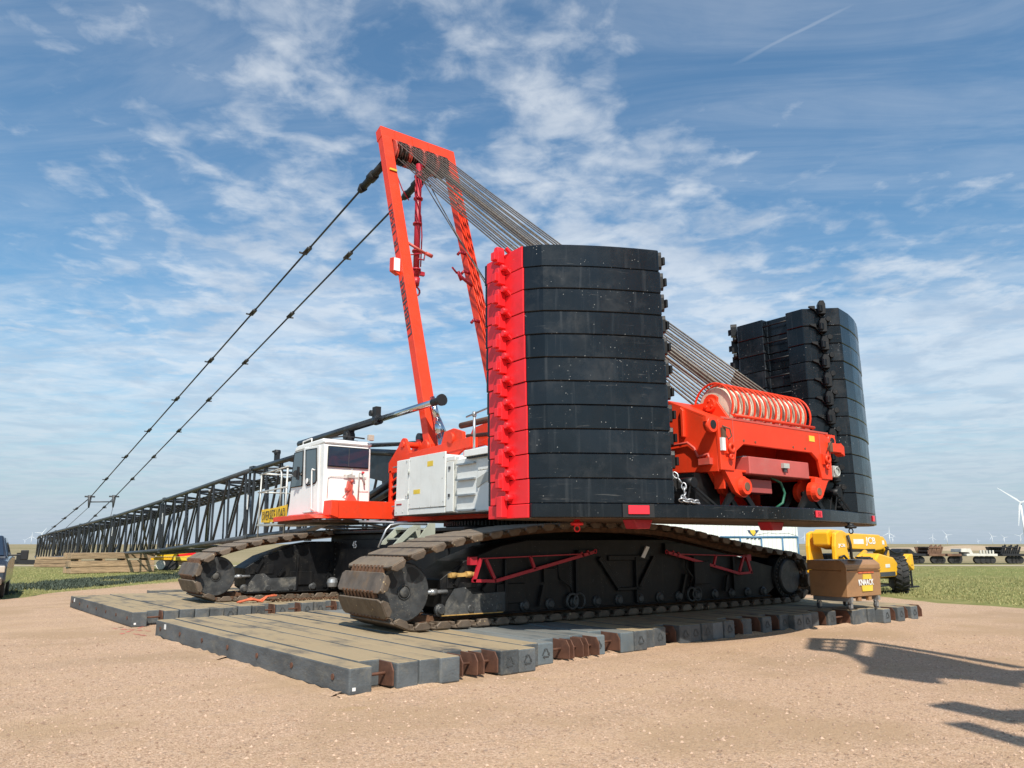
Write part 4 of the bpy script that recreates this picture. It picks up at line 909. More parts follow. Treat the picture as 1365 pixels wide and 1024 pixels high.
# black brackets that carry the winch frame
for cxx in (10.0, 12.0):
    q = MB()
    for dy in (.10, .42):
        pY(q, [(cxx - .42, 2.178), (cxx - .12, 2.52), (cxx + .08, 2.52), (cxx + .42, 2.178), (cxx + .30, 2.178), (cxx + .02, 2.44), (cxx - .02, 2.44), (cxx - .30, 2.178)], 7.34 + dy, 7.34 + dy + .05)
    q.cyl((cxx, 7.42, 2.46), (cxx, 7.85, 2.46), .05, .05, 12); q.build('frame_bracket', m_frame, tro)
for sx in (1, -1):
    xx = lambda x: x if sx == 1 else 22 - x
    q = MB()
    for dy in (0, .1): q.beam((xx(9.0), 7.55 + dy, 2.50), (xx(9.36), 7.4 + dy, 2.18), .015, .03); q.beam((xx(8.98), 7.55 + dy, 2.50), (xx(8.75), 7.45 + dy, 2.18), .015, .03)
    q.cyl((xx(9.0), 7.5, 2.52), (xx(9.0), 7.75, 2.52), .08, .08, 14); q.box((min(xx(9.3), xx(9.9)), 7.75, 2.18), (max(xx(9.3), xx(9.9)), 8.3, 2.7)); q.build('tray_bracket', m_frame, tro)
chn = MB()
pc = [V((8.72, 7.62, 2.62)), V((8.78, 7.52, 2.45)), V((8.76, 7.5, 2.32)), V((8.66, 7.46, 2.24)), V((8.78, 7.42, 2.23)), V((8.9, 7.4, 2.22)), V((8.98, 7.42, 2.21))]
for i, (a, b_) in enumerate(zip(pc[:-1], pc[1:])):
    for t in (0, .5):
        c = a.lerp(b_, t); d = (b_ - a).normalized(); o_ = d.orthogonal().normalized(); o_ = o_ if (int(t * 2) + i * 2) % 2 else d.cross(o_)
        p_ = [c + d * (.055 * math.cos(k)) + o_ * (.034 * math.sin(k)) for k in np.linspace(0, 2 * PI, 11)[:-1]]; chn.tube(p_, .013, 5, True)
tag(chn.build('chain', m_galv), 'grey steel chain heaped on the tray beside the near counterweight stack', 'chain')
# ---- lattice boom
def bx_(X0, Y): return X0 - .03 * (Y - 18)
UPZ = [(17.5, 3.95), (20, 4.25), (24, 4.64), (29.7, 4.47), (42.5, 3.86), (54.5, 3.36), (66.5, 3.03), (78.5, 2.71), (90.3, 2.40), (91.5, 2.2)]
LOZ = [(17.5, 3.35), (20, 2.72), (24, 2.06), (29.7, 1.87), (42.5, 1.31), (54.5, .98), (66.5, .74), (78.5, .50), (90.3, .22), (91.5, .42)]
def zi(tab, Y):
    for (a, za), (b, zb) in zip(tab[:-1], tab[1:]):
        if Y <= b: return za + (zb - za) * (Y - a) / (b - a)
    return tab[-1][1]
XN, XF = 9.75, 12.15
def wd(Y):   # half width shrinks towards the tip
    return 0 if Y < 80 else (Y - 80) / 11.5 * .2
def BP(side, Y, up): 
    X0 = XN + wd(Y) if side == 0 else XF - wd(Y); return V((bx_(X0, Y), Y, zi(UPZ if up else LOZ, Y)))
joints = [17.5, 29.7, 42.5, 54.5, 66.5, 78.5, 91.5]
for si, (a, b_) in enumerate(zip(joints[:-1], joints[1:])):
    ch = MB(); ys_ = [a] + [y for y, _ in UPZ if a < y < b_] + [b_]
    for side in (0, 1):
        for upr in (0, 1):
            for p, q in zip(ys_[:-1], ys_[1:]): ch.cyl(BP(side, p, upr), BP(side, q, upr), .095, .095, 12)
            if si < 5:
                e = BP(side, b_, upr); ch.box((e.x - .07, e.y - .22, e.z - .13), (e.x + .07, e.y + .22, e.z + .13)); ch.cyl(e + V((-.11, -.09, 0)), e + V((.11, -.09, 0)), .05, .05, 8); ch.cyl(e + V((-.11, .09, 0)), e + V((.11, .09, 0)), .05, .05, 8)
    sec = ch.build('boom_section', m_boomgrey if si else m_boom, crane)
    nb = 6; st0 = a if si else 20.0
    yy = np.linspace(st0 + .35, b_ - .35, nb + 1)
    for side in (0, 1):
        for k in range(nb):
            # one upright post and one raking bar per bay
            p = BP(side, yy[k] + .1, 0); q = BP(side, yy[k] + .35, 1); bar('lacing', p, q, .046, m_boom, sec, 8)
            p = BP(side, yy[k] + .2, 0) if False else BP(side, yy[k + 1] - .05, 0); q = BP(side, yy[k] + .45, 1); bar('lacing', p, q, .05, m_boom, sec, 8)
        for y in ((a + .25, b_ - .25) if si else (b_ - .25,)): bar('end_post', BP(side, y, 0), BP(side, y, 1), .05, m_boom, sec, 8)
    for k in range(nb):
        for upr in (0, 1):
            bar('lacing', BP(0, yy[k], upr), BP(1, yy[k + 1] if k % 2 else yy[k], upr), .04, m_boom, sec, 6)
            bar('lacing', BP(k % 2, yy[k], upr), BP(1 - k % 2, yy[k + 1], upr), .045, m_boom, sec, 6)
    if si:
        bar('internal_brace', BP(0, a + 6.3, 1) + V((.3, 0, -.15)), BP(1, b_ - .4, 0) + V((-.3, 0, .1)), .05, m_boomgrey, sec, 8)
        bar('internal_brace', BP(1, a + 6.3, 1) + V((-.3, 0, -.15)), BP(0, a + .4, 0) + V((.3, 0, .1)), .05, m_boom, sec, 8)
        for upr in (0, 1):
            bar('end_rail', BP(0, a + .25, upr), BP(1, a + .25, upr), .05, m_boom, sec, 6)
        # catwalk inside the top of the boom
        cw_ = MB(); mxx = .5 * (XN + XF)
        for dx in (-.42, -.14, .14, .42):
            cw_.beam(V((bx_(mxx + dx, a + .3), a + .3, zi(UPZ, a) - .22)), V((bx_(mxx + dx, b_ - .3), b_ - .3, zi(UPZ, b_) - .22)), .12, .03)
        for y in np.arange(a + .5, b_ - .3, .6):
            cw_.beam(V((bx_(mxx - .6, y), y, zi(UPZ, y) - .25)), V((bx_(mxx + .6, y), y, zi(UPZ, y) - .25)), .05, .04)
        cw_.build('boom_catwalk', m_boom, sec)
        if si in (1, 2, 3):
            e = BP(0, a - .1 if si > 1 else a + .15, 1); L2 = MB(); zz0 = e.z - (.95 if si > 1 else 1.25)
            L2.box((e.x - .065, e.y - .05, zz0 - .28), (e.x - .05, e.y + .05, zz0 + .28)); L2.build('white_tag', m_inkw, sec)
# boom foot: plated root with the ropes of the boom hoist lying on top
rt_ = MB()
for side in (0, 1):
    x = XN if side == 0 else XF - .06
    pX(rt_, [(17.3, 3.4), (17.3, 4.0), (18.4, 4.12), (20, 4.25), (22.5, 4.5), (22.5, 4.05), (20.4, 3.55), (19, 3.3)], x - .02, x + .06)
    rt_.cyl((x - .1, 17.45, 3.75), (x + .14, 17.45, 3.75), .14, .14, 14)
rt_.beam((bx_(XN, 20) , 19.5, 2.9), (bx_(XF, 20), 19.5, 2.9), .12, .2); rt_.beam((XN, 19.4, 4.1), (XF, 19.4, 4.1), .12, .2); rt_.beam((XN, 18.5, 3.3), (XF, 19.3, 4.0), .12, .14); rt_.beam((XN, 20.5, 2.6), (XF, 19.3, 3.9), .1, .1)
rt_.cyl((XN - .1, 20.6, 2.75), (XN + .1, 17.6, 3.6), .12, .12, 10)
rt_.cyl((XN + .3, 19.3, 3.2), (XF - .3, 19.3, 3.2), .5, .5, 20); rt_.beam((XN, 21.5, 2.5), (XF, 21.5, 2.5), .15, .25); rt_.beam((XN, 20.4, 2.75), (XF, 22, 2.4), .12, .12)
rto = rt_.build('boom_root', m_boom, crane, bevel=.008)
text('4541', .26, m_inkw, rto, face_mx((9.715, 18.6, 3.72), (0, -1, 0), (0, 0, 1)))
lad = MB()
for dx in (0, .45): lad.tube([(bx_(XN + .2 + dx, 22), 23.0, 4.72), (XN + .2 + dx, 18.9, 4.40), (XN + .2 + dx, 17.2, 4.28)], .03, 6)
for y in np.arange(17.4, 22.8, .32): lad.cyl((XN + .2, y, 4.30 + (y - 17.4) * .077), (XN + .65, y, 4.30 + (y - 17.4) * .077), .018, .018, 5)
lad.cyl((XN, 17.3, 4.36), (XN + 1.2, 17.3, 4.36), .13, .13, 12); lad.tube([(XN + .8, 22, 4.75), (XN + .8, 18.4, 4.42), (XN + 1, 16.9, 4.38)], .035, 6)
lad.build('boom_root_ladder', m_boomgrey, rto)
# boom backstops
for X0 in (9.45,):
    e0 = V((X0, 15.62, 5.09)); 
    pA = V((9.24, 24.4, 4.90)); mid = e0.lerp(pA, .38)
    d = (pA - e0).normalized()
    q = MB().cyl(mid, pA, .105, .115, 14); q.cyl(mid - d * .12, mid + d * .1, .14, .14, 14); bs = q.build('backstop_tube', m_boom, crane)
    MB().cyl(e0 + d * .35, mid, .085, .085, 16).build('backstop_rod', m_chrome, bs)
    q = MB().cyl(e0, e0 + d * .42, .085, .095, 12); q.cyl(e0 - d * .02, e0 + d * .07, .15, .14, 14); q.build('backstop_cap', m_dark, bs)
    q = MB().box((mid.x - .08, mid.y - .05, mid.z + .08), (mid.x + .08, mid.y + .18, mid.z + .38)); q.cyl((mid.x - .12, mid.y + .24, mid.z + .22), (mid.x + .12, mid.y + .24, mid.z + .22), .09, .09, 10); q.build('backstop_lug', m_dark, bs)
    m2 = e0.lerp(pA, .58); q = MB().box((m2.x - .1, m2.y - .16, m2.z - .5), (m2.x + .1, m2.y + .16, m2.z - .07)); q.cyl((m2.x - .14, m2.y, m2.z - .22), (m2.x + .14, m2.y, m2.z - .22), .13, .13, 10); q.build('backstop_support', m_dark, bs)
q = MB(); p = V((bx_(9.9, 28), 27.6, 4.60)); q.box((p.x - .06, p.y - .15, p.z), (p.x + .06, p.y + .15, p.z + .32)); q.cyl((p.x - .1, p.y, p.z + .36), (p.x + .1, p.y, p.z + .36), .1, .1, 8); q.cyl((p.x, p.y, p.z + .4), (p.x - .05, p.y + .35, p.z + .42), .04, .04, 6)
q.build('boom_top_sensor', m_dark, crane)

# ---- boom pendants
def pendant(X0, g0, spread, tip, nl):
    seg = [V(g0).lerp(V(spread), k / nl) for k in range(nl + 1)]
    m_ = 4; seg2 = [V(spread).lerp(V(tip), k / m_) for k in range(m_ + 1)]
    rods = MB()
    d0 = (seg[1] - seg[0]).normalized()
    for sgs in (seg, seg2):
        for a, b_ in zip(sgs[:-1], sgs[1:]): rods.cyl(a, b_, .036, .036, 8)
    po = rods.build('pendant_rod', m_boom, crane)
    MB().cyl(seg[0] - d0 * .35, seg[0] + d0 * 1.15, .13, .12, 10).cyl(seg[0] + d0 * .3, seg[0] + d0 * .6, .17, .17, 10).cyl(seg[0] + d0 * 1.1, seg[0] + d0 * 1.35, .16, .10, 10).build('pendant_socket', m_dark, po)
    for p in seg[1:-1] + seg2[1:-1]:
        d = d0; L = MB()
        for e in (-.2, .2):
            c = p + d * e; L.cyl(c + V((-.08, 0, 0)), c + V((.08, 0, 0)), .055, .055, 10)
            L.cyl(c - d * .12, c + d * .12, .065, .045, 8)
        for dx in (-.055, .055): L.beam(p + V((dx, 0, 0)) - d * .25, p + V((dx, 0, 0)) + d * .25, .02, .09, up=(1, 0, 0))
        L.beam(p + V((.0, 0, 0)) + d * .24, p + V((.22 if X0 > 11 else -.22, -.05, 0)) + d * .24, .05, .06); L.build('pendant_link', m_grey, po)
    return seg[-1]
sL = pendant(9.97, (9.95, 20.7, 13.62), (bx_(9.97, 65.3), 65.3, 5.06), (bx_(9.9, 86), 86, 2.6), 8)
sR = pendant(11.62, (11.62, 20.7, 13.85), (bx_(11.62, 65.3), 65.3, 5.13), (bx_(11.8, 80), 80, 2.85), 8)
q = MB().cyl(sL + V((0, 0, -.3)), sR + V((0, 0, -.3)), .045, .045, 8)
for s_ in (sL, sR): q.cyl(s_ + V((0, 0, .2)), s_ + V((0, .0, -.75)), .16, .05, 8); q.cyl(s_ + V((-.35, 0, .1)), s_ + V((.35, 0, .1)), .06, .06, 6)
q.build('pendant_spreader', m_grey, crane)
MB().cyl(sL + V((0, 0, -.7)), BP(0, 74, 1), .02, .02, 6).build('spreader_guy', m_rope, crane); MB().cyl(sR + V((0, 0, -.7)), BP(0, 58, 1) + V((.4, 0, 0)), .02, .02, 6).build('spreader_guy', m_rope, crane)
q = MB(); e = BP(1, 80.5, 1); q.box((e.x - .8, e.y - .5, e.z), (e.x - .3, e.y + .5, e.z + .4)); q.build('pendant_anchor', m_boom, crane)
tipm = MB()
for k in range(5):
    x = bx_(10.4 + .28 * k, 91); tipm.lathe((x, 91.2, 1.5), (1, 0, 0), [(0, .1), (0, .42), (.08, .42), (.08, .1)], 20)
tipm.box((bx_(10.1, 91), 90.6, .55), (bx_(10.2, 91), 92.0, 2.3)); tipm.box((bx_(11.8, 91), 90.6, .55), (bx_(11.9, 91), 92.0, 2.3)); tipm.build('boom_head', m_boom, crane)

# ================================================================== counterweight slabs: each one a thing
ordn = ['top', 'second', 'third', 'fourth', 'fifth', 'sixth', 'seventh', 'eighth', 'ninth', 'tenth']
NSL, TS, ZB = 11, .3605, 2.181
def slab_proto(side):
    # side 0 = near stack on the left of the winch, 1 = far stack on the right
    f = (lambda x: x) if side == 0 else (lambda x: 22.03 - x)
    dy = 0 if side == 0 else -.14
    g0 = 'counterweight slabs of the near stack' if side == 0 else 'counterweight slabs of the far stack'
    t = thing('counterweight_slab', '', 'counterweight', (f(8.0), 8.8 + dy, ZB), group=g0)
    out = [(x, arcY(x)) for x in np.linspace(6.74, 8.55, 11)]
    out[0] = (6.74, 8.64)
    if side == 1: out = [(x, arcY(22.03 - x) + .15) for x in np.linspace(6.42, 8.53, 14)]
    pts = out + [(9.04, 8.09), (9.04, 8.46), (8.88, 8.46), (8.88, 9.0), (9.04, 9.0), (9.04, 9.62), (8.6, 9.95), (7.2, 9.95), (out[0][0], 9.7)]
    b = MB(); pZ(b, [(f(x), y + dy) for x, y in pts], ZB, ZB + TS - .007); 
    for v in range(0): pass
    bo = b.build('slab_body', m_black, t, bevel=.012)
    mred = m_red if side == 0 else m_black
    if side == 0:
        e = MB(); e.box((6.715, 8.645, ZB + .002), (6.7415, 9.6, ZB + TS - .009)); e.build('end_plate', m_red, t, bevel=.006)
        h = MB(); h.beam((6.735, 8.98, ZB + TS - .01), (6.67, 9.0, ZB + TS - .01 + .07), .03, .06, up=(0, 1, 0)); h.build('corner_guard', m_red, t)
    def lugs(o, nx, m):   # hook block, knob and gusset of one locking lug; o on the face, nx outward
        o = V(o); n = V(nx).normalized(); s = n.cross(V((0, 0, 1)))
        L = MB()
        L.prism([o - s * .075 + V((0, 0, .20)), o + s * .06 + V((0, 0, .20)), o + s * .06 + V((0, 0, .40)), o + s * .03 + V((0, 0, .47)), o - s * .045 + V((0, 0, .47)), o - s * .075 + V((0, 0, .40))], n * .13)
        L.box(*sorted_box(o + n * .02 - s * .06 + V((0, 0, .24)), o + n * .19 + s * .045 + V((0, 0, .37))))
        L.cyl(o - s * .13 + V((0, 0, .10)), o + s * .02 + V((0, 0, .10)), .055, .055, 12)
        L.cyl(o + n * .0 - s * .12 + V((0, 0, .10)), o + n * .10 - s * .12 + V((0, 0, .10)), .052, .052, 12)
        L.prism([o + s * .1 + V((0, 0, .33)), o + s * .13 + V((0, 0, .33)), o - s * .10 + V((0, 0, .02)), o - s * .13 + V((0, 0, .02))], n * .03)
        L.prism([o + s * .10 + V((0, 0, .30)), o + s * .22 + V((0, 0, .36)), o + s * .22 + V((0, 0, .39)), o + s * .10 + V((0, 0, .39))], n * .05)
        return L.build('locking_lug', m, t, bevel=.006)
    if side == 0: lugs((f(6.715), 9.17 + dy, ZB), (-1, 0, 0), m_red)
    nx = V((.7, -.72, 0)) if side == 0 else V((-.7, -.72, 0))
    lugs((f(8.80), 7.845 + dy, ZB), nx, m_frame)
    nf = V((.6, .8, 0)) if side == 0 else V((-.6, .8, 0))
    lugs((f(8.83), 9.78 + dy, ZB), nf, m_frame)
    rg = MB(); rg.cyl((f(9.02), 8.44 + dy, ZB + .2), (f(9.02), 9.02 + dy, ZB + .2), .018, .018, 8); rg.build('ladder_rung', m_frame, t)
    return t
def sorted_box(a, b): return [min(a[i], b[i]) for i in range(3)], [max(a[i], b[i]) for i in range(3)]
for side in (0, 1):
    pr = slab_proto(side); base = pr.location.copy()
    for i in range(NSL):
        o = pr if i == 0 else copy_tree(pr)
        fr_ = i / (NSL - 1); jx, jy = random.uniform(-.006, .006), random.uniform(-.006, .006)
        lean = V((-.067, .05, 0)) * fr_ if side == 0 else V((.02, 0, 0)) * fr_
        o.location = base + lean + V((jx, jy, TS * i)); o.rotation_euler = (0, 0, random.uniform(-.0025, .0025))
        k = NSL - 1 - i
        nm = 'bottom' if k == NSL - 1 else ordn[k]
        wh = (nm + ' one') if nm in ('top', 'bottom') else nm + ' from the top'
        o['label'] = ('black counterweight slab with red end plate, ' + wh + ' of the near stack') if side == 0 else ('all black counterweight slab, ' + wh + ' of the far stack')
        if i == 3 and side == 1:
            pass
bar_ = None

# ================================================================== crane mats
TW = .302
seqN = 'PRPPPRRPPPPRRRPRPPPPRPPPPPRPRPRPPPPRPRPPPPRPRPR'
gap_plates = (1, 5, 6, 11, 12, 13, 15, 20, 26, 28, 30, 35, 37, 42, 44, 46)
def tri_mark(o, nx, up, r, m, parent):   # three chasing arrows
    o = V(o); n = V(nx); u = V(up); s = u.cross(n); mb = MB()
    P3 = [o + u * (r * math.cos(a)) + s * (r * math.sin(a)) for a in (0, 2 * PI / 3, 4 * PI / 3)]
    for i in range(3):
        a, b = P3[i], P3[(i + 1) % 3]; d = (b - a).normalized(); p0 = a.lerp(b, .16); p1 = a.lerp(b, .66)
        mb.beam(p0, p1, r * .2, .004, up=n); w = n.cross(d)
        mb.prism([p1 - w * r * .24, p1 + w * r * .24, p1 + d * r * .42], n * .004)
    return mb.build('recycling_mark', m, parent)
m_mark = mat('dark_stamped_mark', (.045, .05, .052), .7)
def build_mats(seq, x0, ynear, yfar, group, labelf, skew, size=(4, 5, 5, 4, 5), marks=True, clean=()):
    i = 0; si_ = 0; n = len(seq); mi = 0
    while i < n:
        k = size[si_ % len(size)]; si_ += 1
        if n - i - k < 3: k = n - i
        xs = x0 + i * TW; ang = skew(xs)
        yn = ynear(xs)
        root = thing('crane_mat', labelf(mi, xs), 'crane mat', (xs + k * TW / 2, (yn + yfar) / 2, 0), ang, group=group, local=True)
        mi += 1; L = (yfar - yn)
        for j in range(k):
            P_ = seq[i + j] == 'P'
            rec = random.uniform(-.02, .03) if P_ else random.uniform(.30, .42)
            xa = -k * TW / 2 + j * TW
            b = MB(); dz = random.uniform(-.012, .008); nsg = 10; hx = TW / 2 - .004
            ph = random.uniform(0, 6); 
            b.box((xa + .007, -L / 2 + rec, .0), (xa + TW - .007, L / 2 - random.uniform(0, .05), .297 + dz))
            tb_ = b.build('timber', m_timberc if (i + j) in clean else m_timber, root, bevel=.02, seg=2)
            if P_ and marks and random.random() < .62 and (i + j) > 5:
                tri_mark((xa + TW / 2, -L / 2 + rec - .004, .15), (0, -1, 0), (0, 0, 1), .085, m_mark, tb_)
            elif P_ and (i + j) == 0:
                MB().box((xa + .05, -L / 2 + rec - .004, .05), (xa + .09, -L / 2 + rec + .002, .085)).build('white_tag', m_inkw, tb_)
            if not P_ and marks:
                pm = MB(); s_ = random.uniform(-.03, .04)
                for dx in ([.28] if (i + j) not in (5, 6, 12, 13) else [.06, .27]):
                    dp = random.uniform(.0, .08)
                    pm.prism([(xa + dx, -L / 2 + rec - .1, .02), (xa + dx, -L / 2 + rec + .5, .02), (xa + dx, -L / 2 + rec + .5, .285), (xa + dx, -L / 2 + dp + .06, .285), (xa + dx, -L / 2 + dp, .2), (xa + dx, -L / 2 + dp, .04)], (.018, 0, 0))
                pm.build('spacer_plate', m_rust, root, bevel=.003)
                MB().cyl((xa - .02, -L / 2 + .2, .16), (xa + TW + .02, -L / 2 + .2, .16), .018, .018, 8).build('tie_rod', m_rust, root)
        if i == 0:   # bolt heads along the outside of the first timber
            for q_, yb in enumerate(np.linspace(-L / 2 + .35, L / 2 - .3, 7)):
                MB().cyl((-k * TW / 2 + .006, yb, .16), (-k * TW / 2 - .005, yb, .16), .035, .035, 8).build('tie_rod_end', m_rust, root)
            MB().box((-k * TW / 2 - .003, L / 2 - .6, .17), (-k * TW / 2 + .006, L / 2 - .52, .25)).build('white_tag', m_inkw, root)
        i += k
def yn_near(x):
    return np.interp(x, [3, 4.9, 5.6, 7.0, 8.5, 9.8, 12, 14, 16, 18], [7.97, 8.02, 8.3, 8.4, 8.72, 8.7, 8.85, 8.7, 8.42, 8.38])
NUM = ['first', 'second', 'third', 'fourth', 'fifth', 'sixth', 'seventh', 'eighth', 'ninth', 'tenth', 'eleventh', 'twelfth', 'thirteenth']
build_mats(seqN, 3.46, yn_near, 15.05, 'crane mats under the near crawler', lambda k, x: ('grey plastic timber crane mat with dusty top, ' + NUM[k] + ' from the left under the near crawler'), lambda x: np.interp(x, [3, 5, 8, 17], [.07, .055, .03, .005]), clean=(10, 11, 12, 13, 14, 15, 16))
seqF = 'PRPPPPPPPRPRPPRPPRPPPPRPPPPRPPPPRPPPP'
build_mats(seqF, 3.02, lambda x: np.interp(x, [2, 4, 6, 14], [16.85, 16.95, 17.25, 17.3]), 23.25, 'crane mats under the far crawler', lambda k, x: ('grey plastic timber crane mat, ' + NUM[k] + ' from the left under the far crawler'), lambda x: .05, marks=True)
q = MB().box((gp(198, 793).x, gp(198, 793).y - .2, 0), (gp(198, 793).x + 4.2, gp(198, 793).y + .25, .14)); tag(q.build('timber_beam', m_timber, bevel=.01), 'single grey timber beam lying on the gravel behind the far mats', 'timber')
bk = MB()
def berm(pts, wid, hgt):
    for (xa, ya), (xb, yb) in zip(pts[:-1], pts[1:]):
        n = max(3, int(math.hypot(xb - xa, yb - ya) / .16)); A, B2 = V((xa, ya, 0)), V((xb, yb, 0)); d = (B2 - A).normalized(); nr = V((d.y, -d.x, 0)); k0 = len(bk.v)
        for i in range(n + 1):
            p = A.lerp(B2, i / n); w_ = wid * random.uniform(.35, 1.2); h_ = hgt * random.uniform(.2, 1.2)
            bk.v += [tuple(p - nr * .06 + V((0, 0, h_))), tuple(p + nr * w_ * .45 + V((0, 0, h_ * .45))), tuple(p + nr * w_ + V((0, 0, .001)))]
        for i in range(n):
            a = k0 + 3 * i; bk.f += [(a, a + 1, a + 4, a + 3), (a + 1, a + 2, a + 5, a + 4)]; bk.sm += [True, True]
berm([(3.15, 14.9), (3.42, 11.5), (3.62, 8.05)], .11, .035); berm([(3.6, 7.95), (4.9, 7.98)], .09, .03); berm([(5.0, 8.38), (8.2, 8.5)], .12, .035); berm([(8.3, 8.7), (12.5, 8.86), (17.5, 8.42)], .12, .04); berm([(2.75, 23.2), (3.02, 17.0)], .1, .03)
o = bk.build('gravel_bank', mgr); tag(o, 'thin bank of gravel pushed up against the edges of the mats', 'gravel', kind='stuff')
# chain and orange strap lying on the mats beside the far crawler
ch = MB()
p0_, p1_ = V((6.3, 17.85, .33)), V((8.6, 17.75, .33)); nL = 44
for i in range(nL):
    c = p0_.lerp(p1_, i / nL) + V((0, .03 * math.sin(i * .9), 0)); d = (p1_ - p0_).normalized(); o_ = V((0, 0, 1)) if i % 2 else V((0, 1, 0))
    ch.tube([c + d * (.045 * math.cos(k)) + o_ * (.025 * math.sin(k)) for k in np.linspace(0, 2 * PI, 9)[:-1]], .011, 5, True)
tag(ch.build('chain', m_chainst), 'rusty chain lying on the mats beside the far crawler', 'chain')
stp = MB()
for k in range(5):
    pts_ = [V((5.55 + .16 * j + random.uniform(-.04, .04), 17.85 + random.uniform(-.09, .09), .31 + .03 * (j % 3) + random.uniform(0, .03) + (.06 if j > 3 else 0))) for j in range(6)]; stp.tube(pts_, .02, 6)
tag(stp.build('lashing_strap', m_strap), 'bundled orange lashing strap on the mats by the far crawler', 'strap')
# red spray mark on the gravel
sm_ = MB()
for (a, b) in (((150, 838), (205, 842)), ((160, 846), (196, 834)), ((178, 845), (196, 848))):
    A, B2 = gp(*a), gp(*b); d = (B2 - A).normalized(); n = V((-d.y, d.x, 0)) * .035
    for t in range(5):
        u0_, u1_ = t / 5 + random.uniform(0, .05), (t + 1) / 5 - random.uniform(.02, .09); p, r = A.lerp(B2, u0_), A.lerp(B2, u1_); w_ = random.uniform(.5, 1.1)
        sm_.add([p - n * w_ + V((0, 0, .0045)), r - n * w_ + V((0, 0, .0045)), r + n * w_ + V((0, 0, .0045)), p + n * w_ + V((0, 0, .0045))], [(0, 1, 2, 3)])
tag(sm_.build('spray_mark', m_paintmark), 'faded red spray painted cross on the gravel left of the mats', 'paint mark')
# oversize load banner tied to the walkway railing
bn = thing('banner', 'yellow banner reading OVERSIZE LOAD tied to the railing in front of the cab', 'banner', (7.56, 21.65, 2.46))
sb = MB(); nn = 12
for i in range(nn + 1):
    y = 22.72 - (2.12) * i / nn; dx = .012 * math.sin(i * 1.9); sag = .02 * math.sin(i * PI / nn)
    sb.v += [(7.555 + dx, y, 2.24 + .02 * i / nn - sag), (7.555 + dx, y, 2.62 + .07 * i / nn - sag), (7.549 + dx, y, 2.24 + .02 * i / nn - sag), (7.549 + dx, y, 2.62 + .07 * i / nn - sag)]
for i in range(nn):
    a = 4 * i; b = a + 4
    sb.f += [(a, b, b + 1, a + 1), (a + 2, a + 3, b + 3, b + 2), (a + 1, b + 1, b + 3, a + 3), (a, a + 2, b + 2, b)]; sb.sm += [False] * 4
sb.f += [(0, 1, 3, 2), (4 * nn, 4 * nn + 2, 4 * nn + 3, 4 * nn + 1)]; sb.sm += [False] * 2
so_ = sb.build('banner_sheet', m_sign, bn)
text('OVERSIZE LOAD', .3, m_ink, so_, face_mx((7.532, 21.68, 2.45), (0, -1, .03), (0, 0, 1)), fit=(1.9, .26), bold=-.004)

# ================================================================== tool chest on casters
tcx = thing('tool_chest', 'brown steel job site tool chest on casters standing on the mats', 'tool chest', (15.1, 8.9, .3))
b = MB(); pX(b, [(8.52, .56), (8.50, 1.06), (8.46, 1.08), (9.34, 1.08), (9.34, .56)], 14.47, 15.78); bo_ = b.build('chest_body', m_tool, tcx, bevel=.012)
b = MB(); pX(b, [(8.5, 1.085), (8.5, 1.2), (8.6, 1.285), (9.36, 1.285), (9.36, 1.085)], 14.45, 15.80); b.build('lid', m_tool, tcx, bevel=.012)
MB().box((14.44, 8.485, 1.05), (14.47, 8.6, 1.15)).box((14.452, 8.49, 1.12), (15.798, 8.498, 1.14)).build('lid_hinge', m_tool, tcx)
MB().box((14.72, 8.49, 1.285), (15.0, 8.9, 1.292)).build('lid_recess', m_grey, tcx)
for x in (14.6, 15.65):
    s_ = MB().box((x - .04, 8.5, .47), (x + .04, 9.34, .555)); s_.build('skid', m_galv, tcx)
for x in (14.62, 15.62):
    for y in (8.58, 9.26):
        c = MB().beam((x, y, .47), (x + .03, y - .01, .38), .05, .07); c.box((x - .02, y - .04, .34), (x + .06, y - .03, .45)); co_ = c.build('caster', m_galv, tcx)
        MB().cyl((x + .02, y - .028, .365), (x + .02, y + .025, .365), .065, .065, 16).build('caster_wheel', m_grey, tcx)
for x in (14.9, 15.3): MB().box((x, 8.54, .47), (x + .12, 8.6, .555)).build('fork_bracket', m_tool, tcx)
dec = MB(); dec.prism([(15.02, 8.497, .66), (15.42, 8.501, .66), (15.44, 8.501, .78), (15.0, 8.497, .78)], (0, .012, 0)); dec.prism([(15.06, 8.49, .90), (15.40, 8.49, .90), (15.38, 8.49, 1.0), (15.08, 8.49, 1.0)], (0, .012, 0)); dco = dec.build('yellow_decal', m_logo_y, tcx)
text('KNAACK', .2, m_inkw, dco, face_mx((15.18, 8.494, .84), (1, 0, 0), (0, 0, 1)), fit=(.58, .12), bold=.004)
MB().box((14.9, 8.488, 1.02), (15.5, 8.5, 1.05)).build('orange_label', m_strap, tcx)

tcx.location.x += .25
# ================================================================== yellow telehandler
jb = thing('telehandler', 'yellow telehandler parked on the grass behind the tool chest', 'telehandler', (26.3, 14.3, 0), math.atan2(.111, .991), local=True)
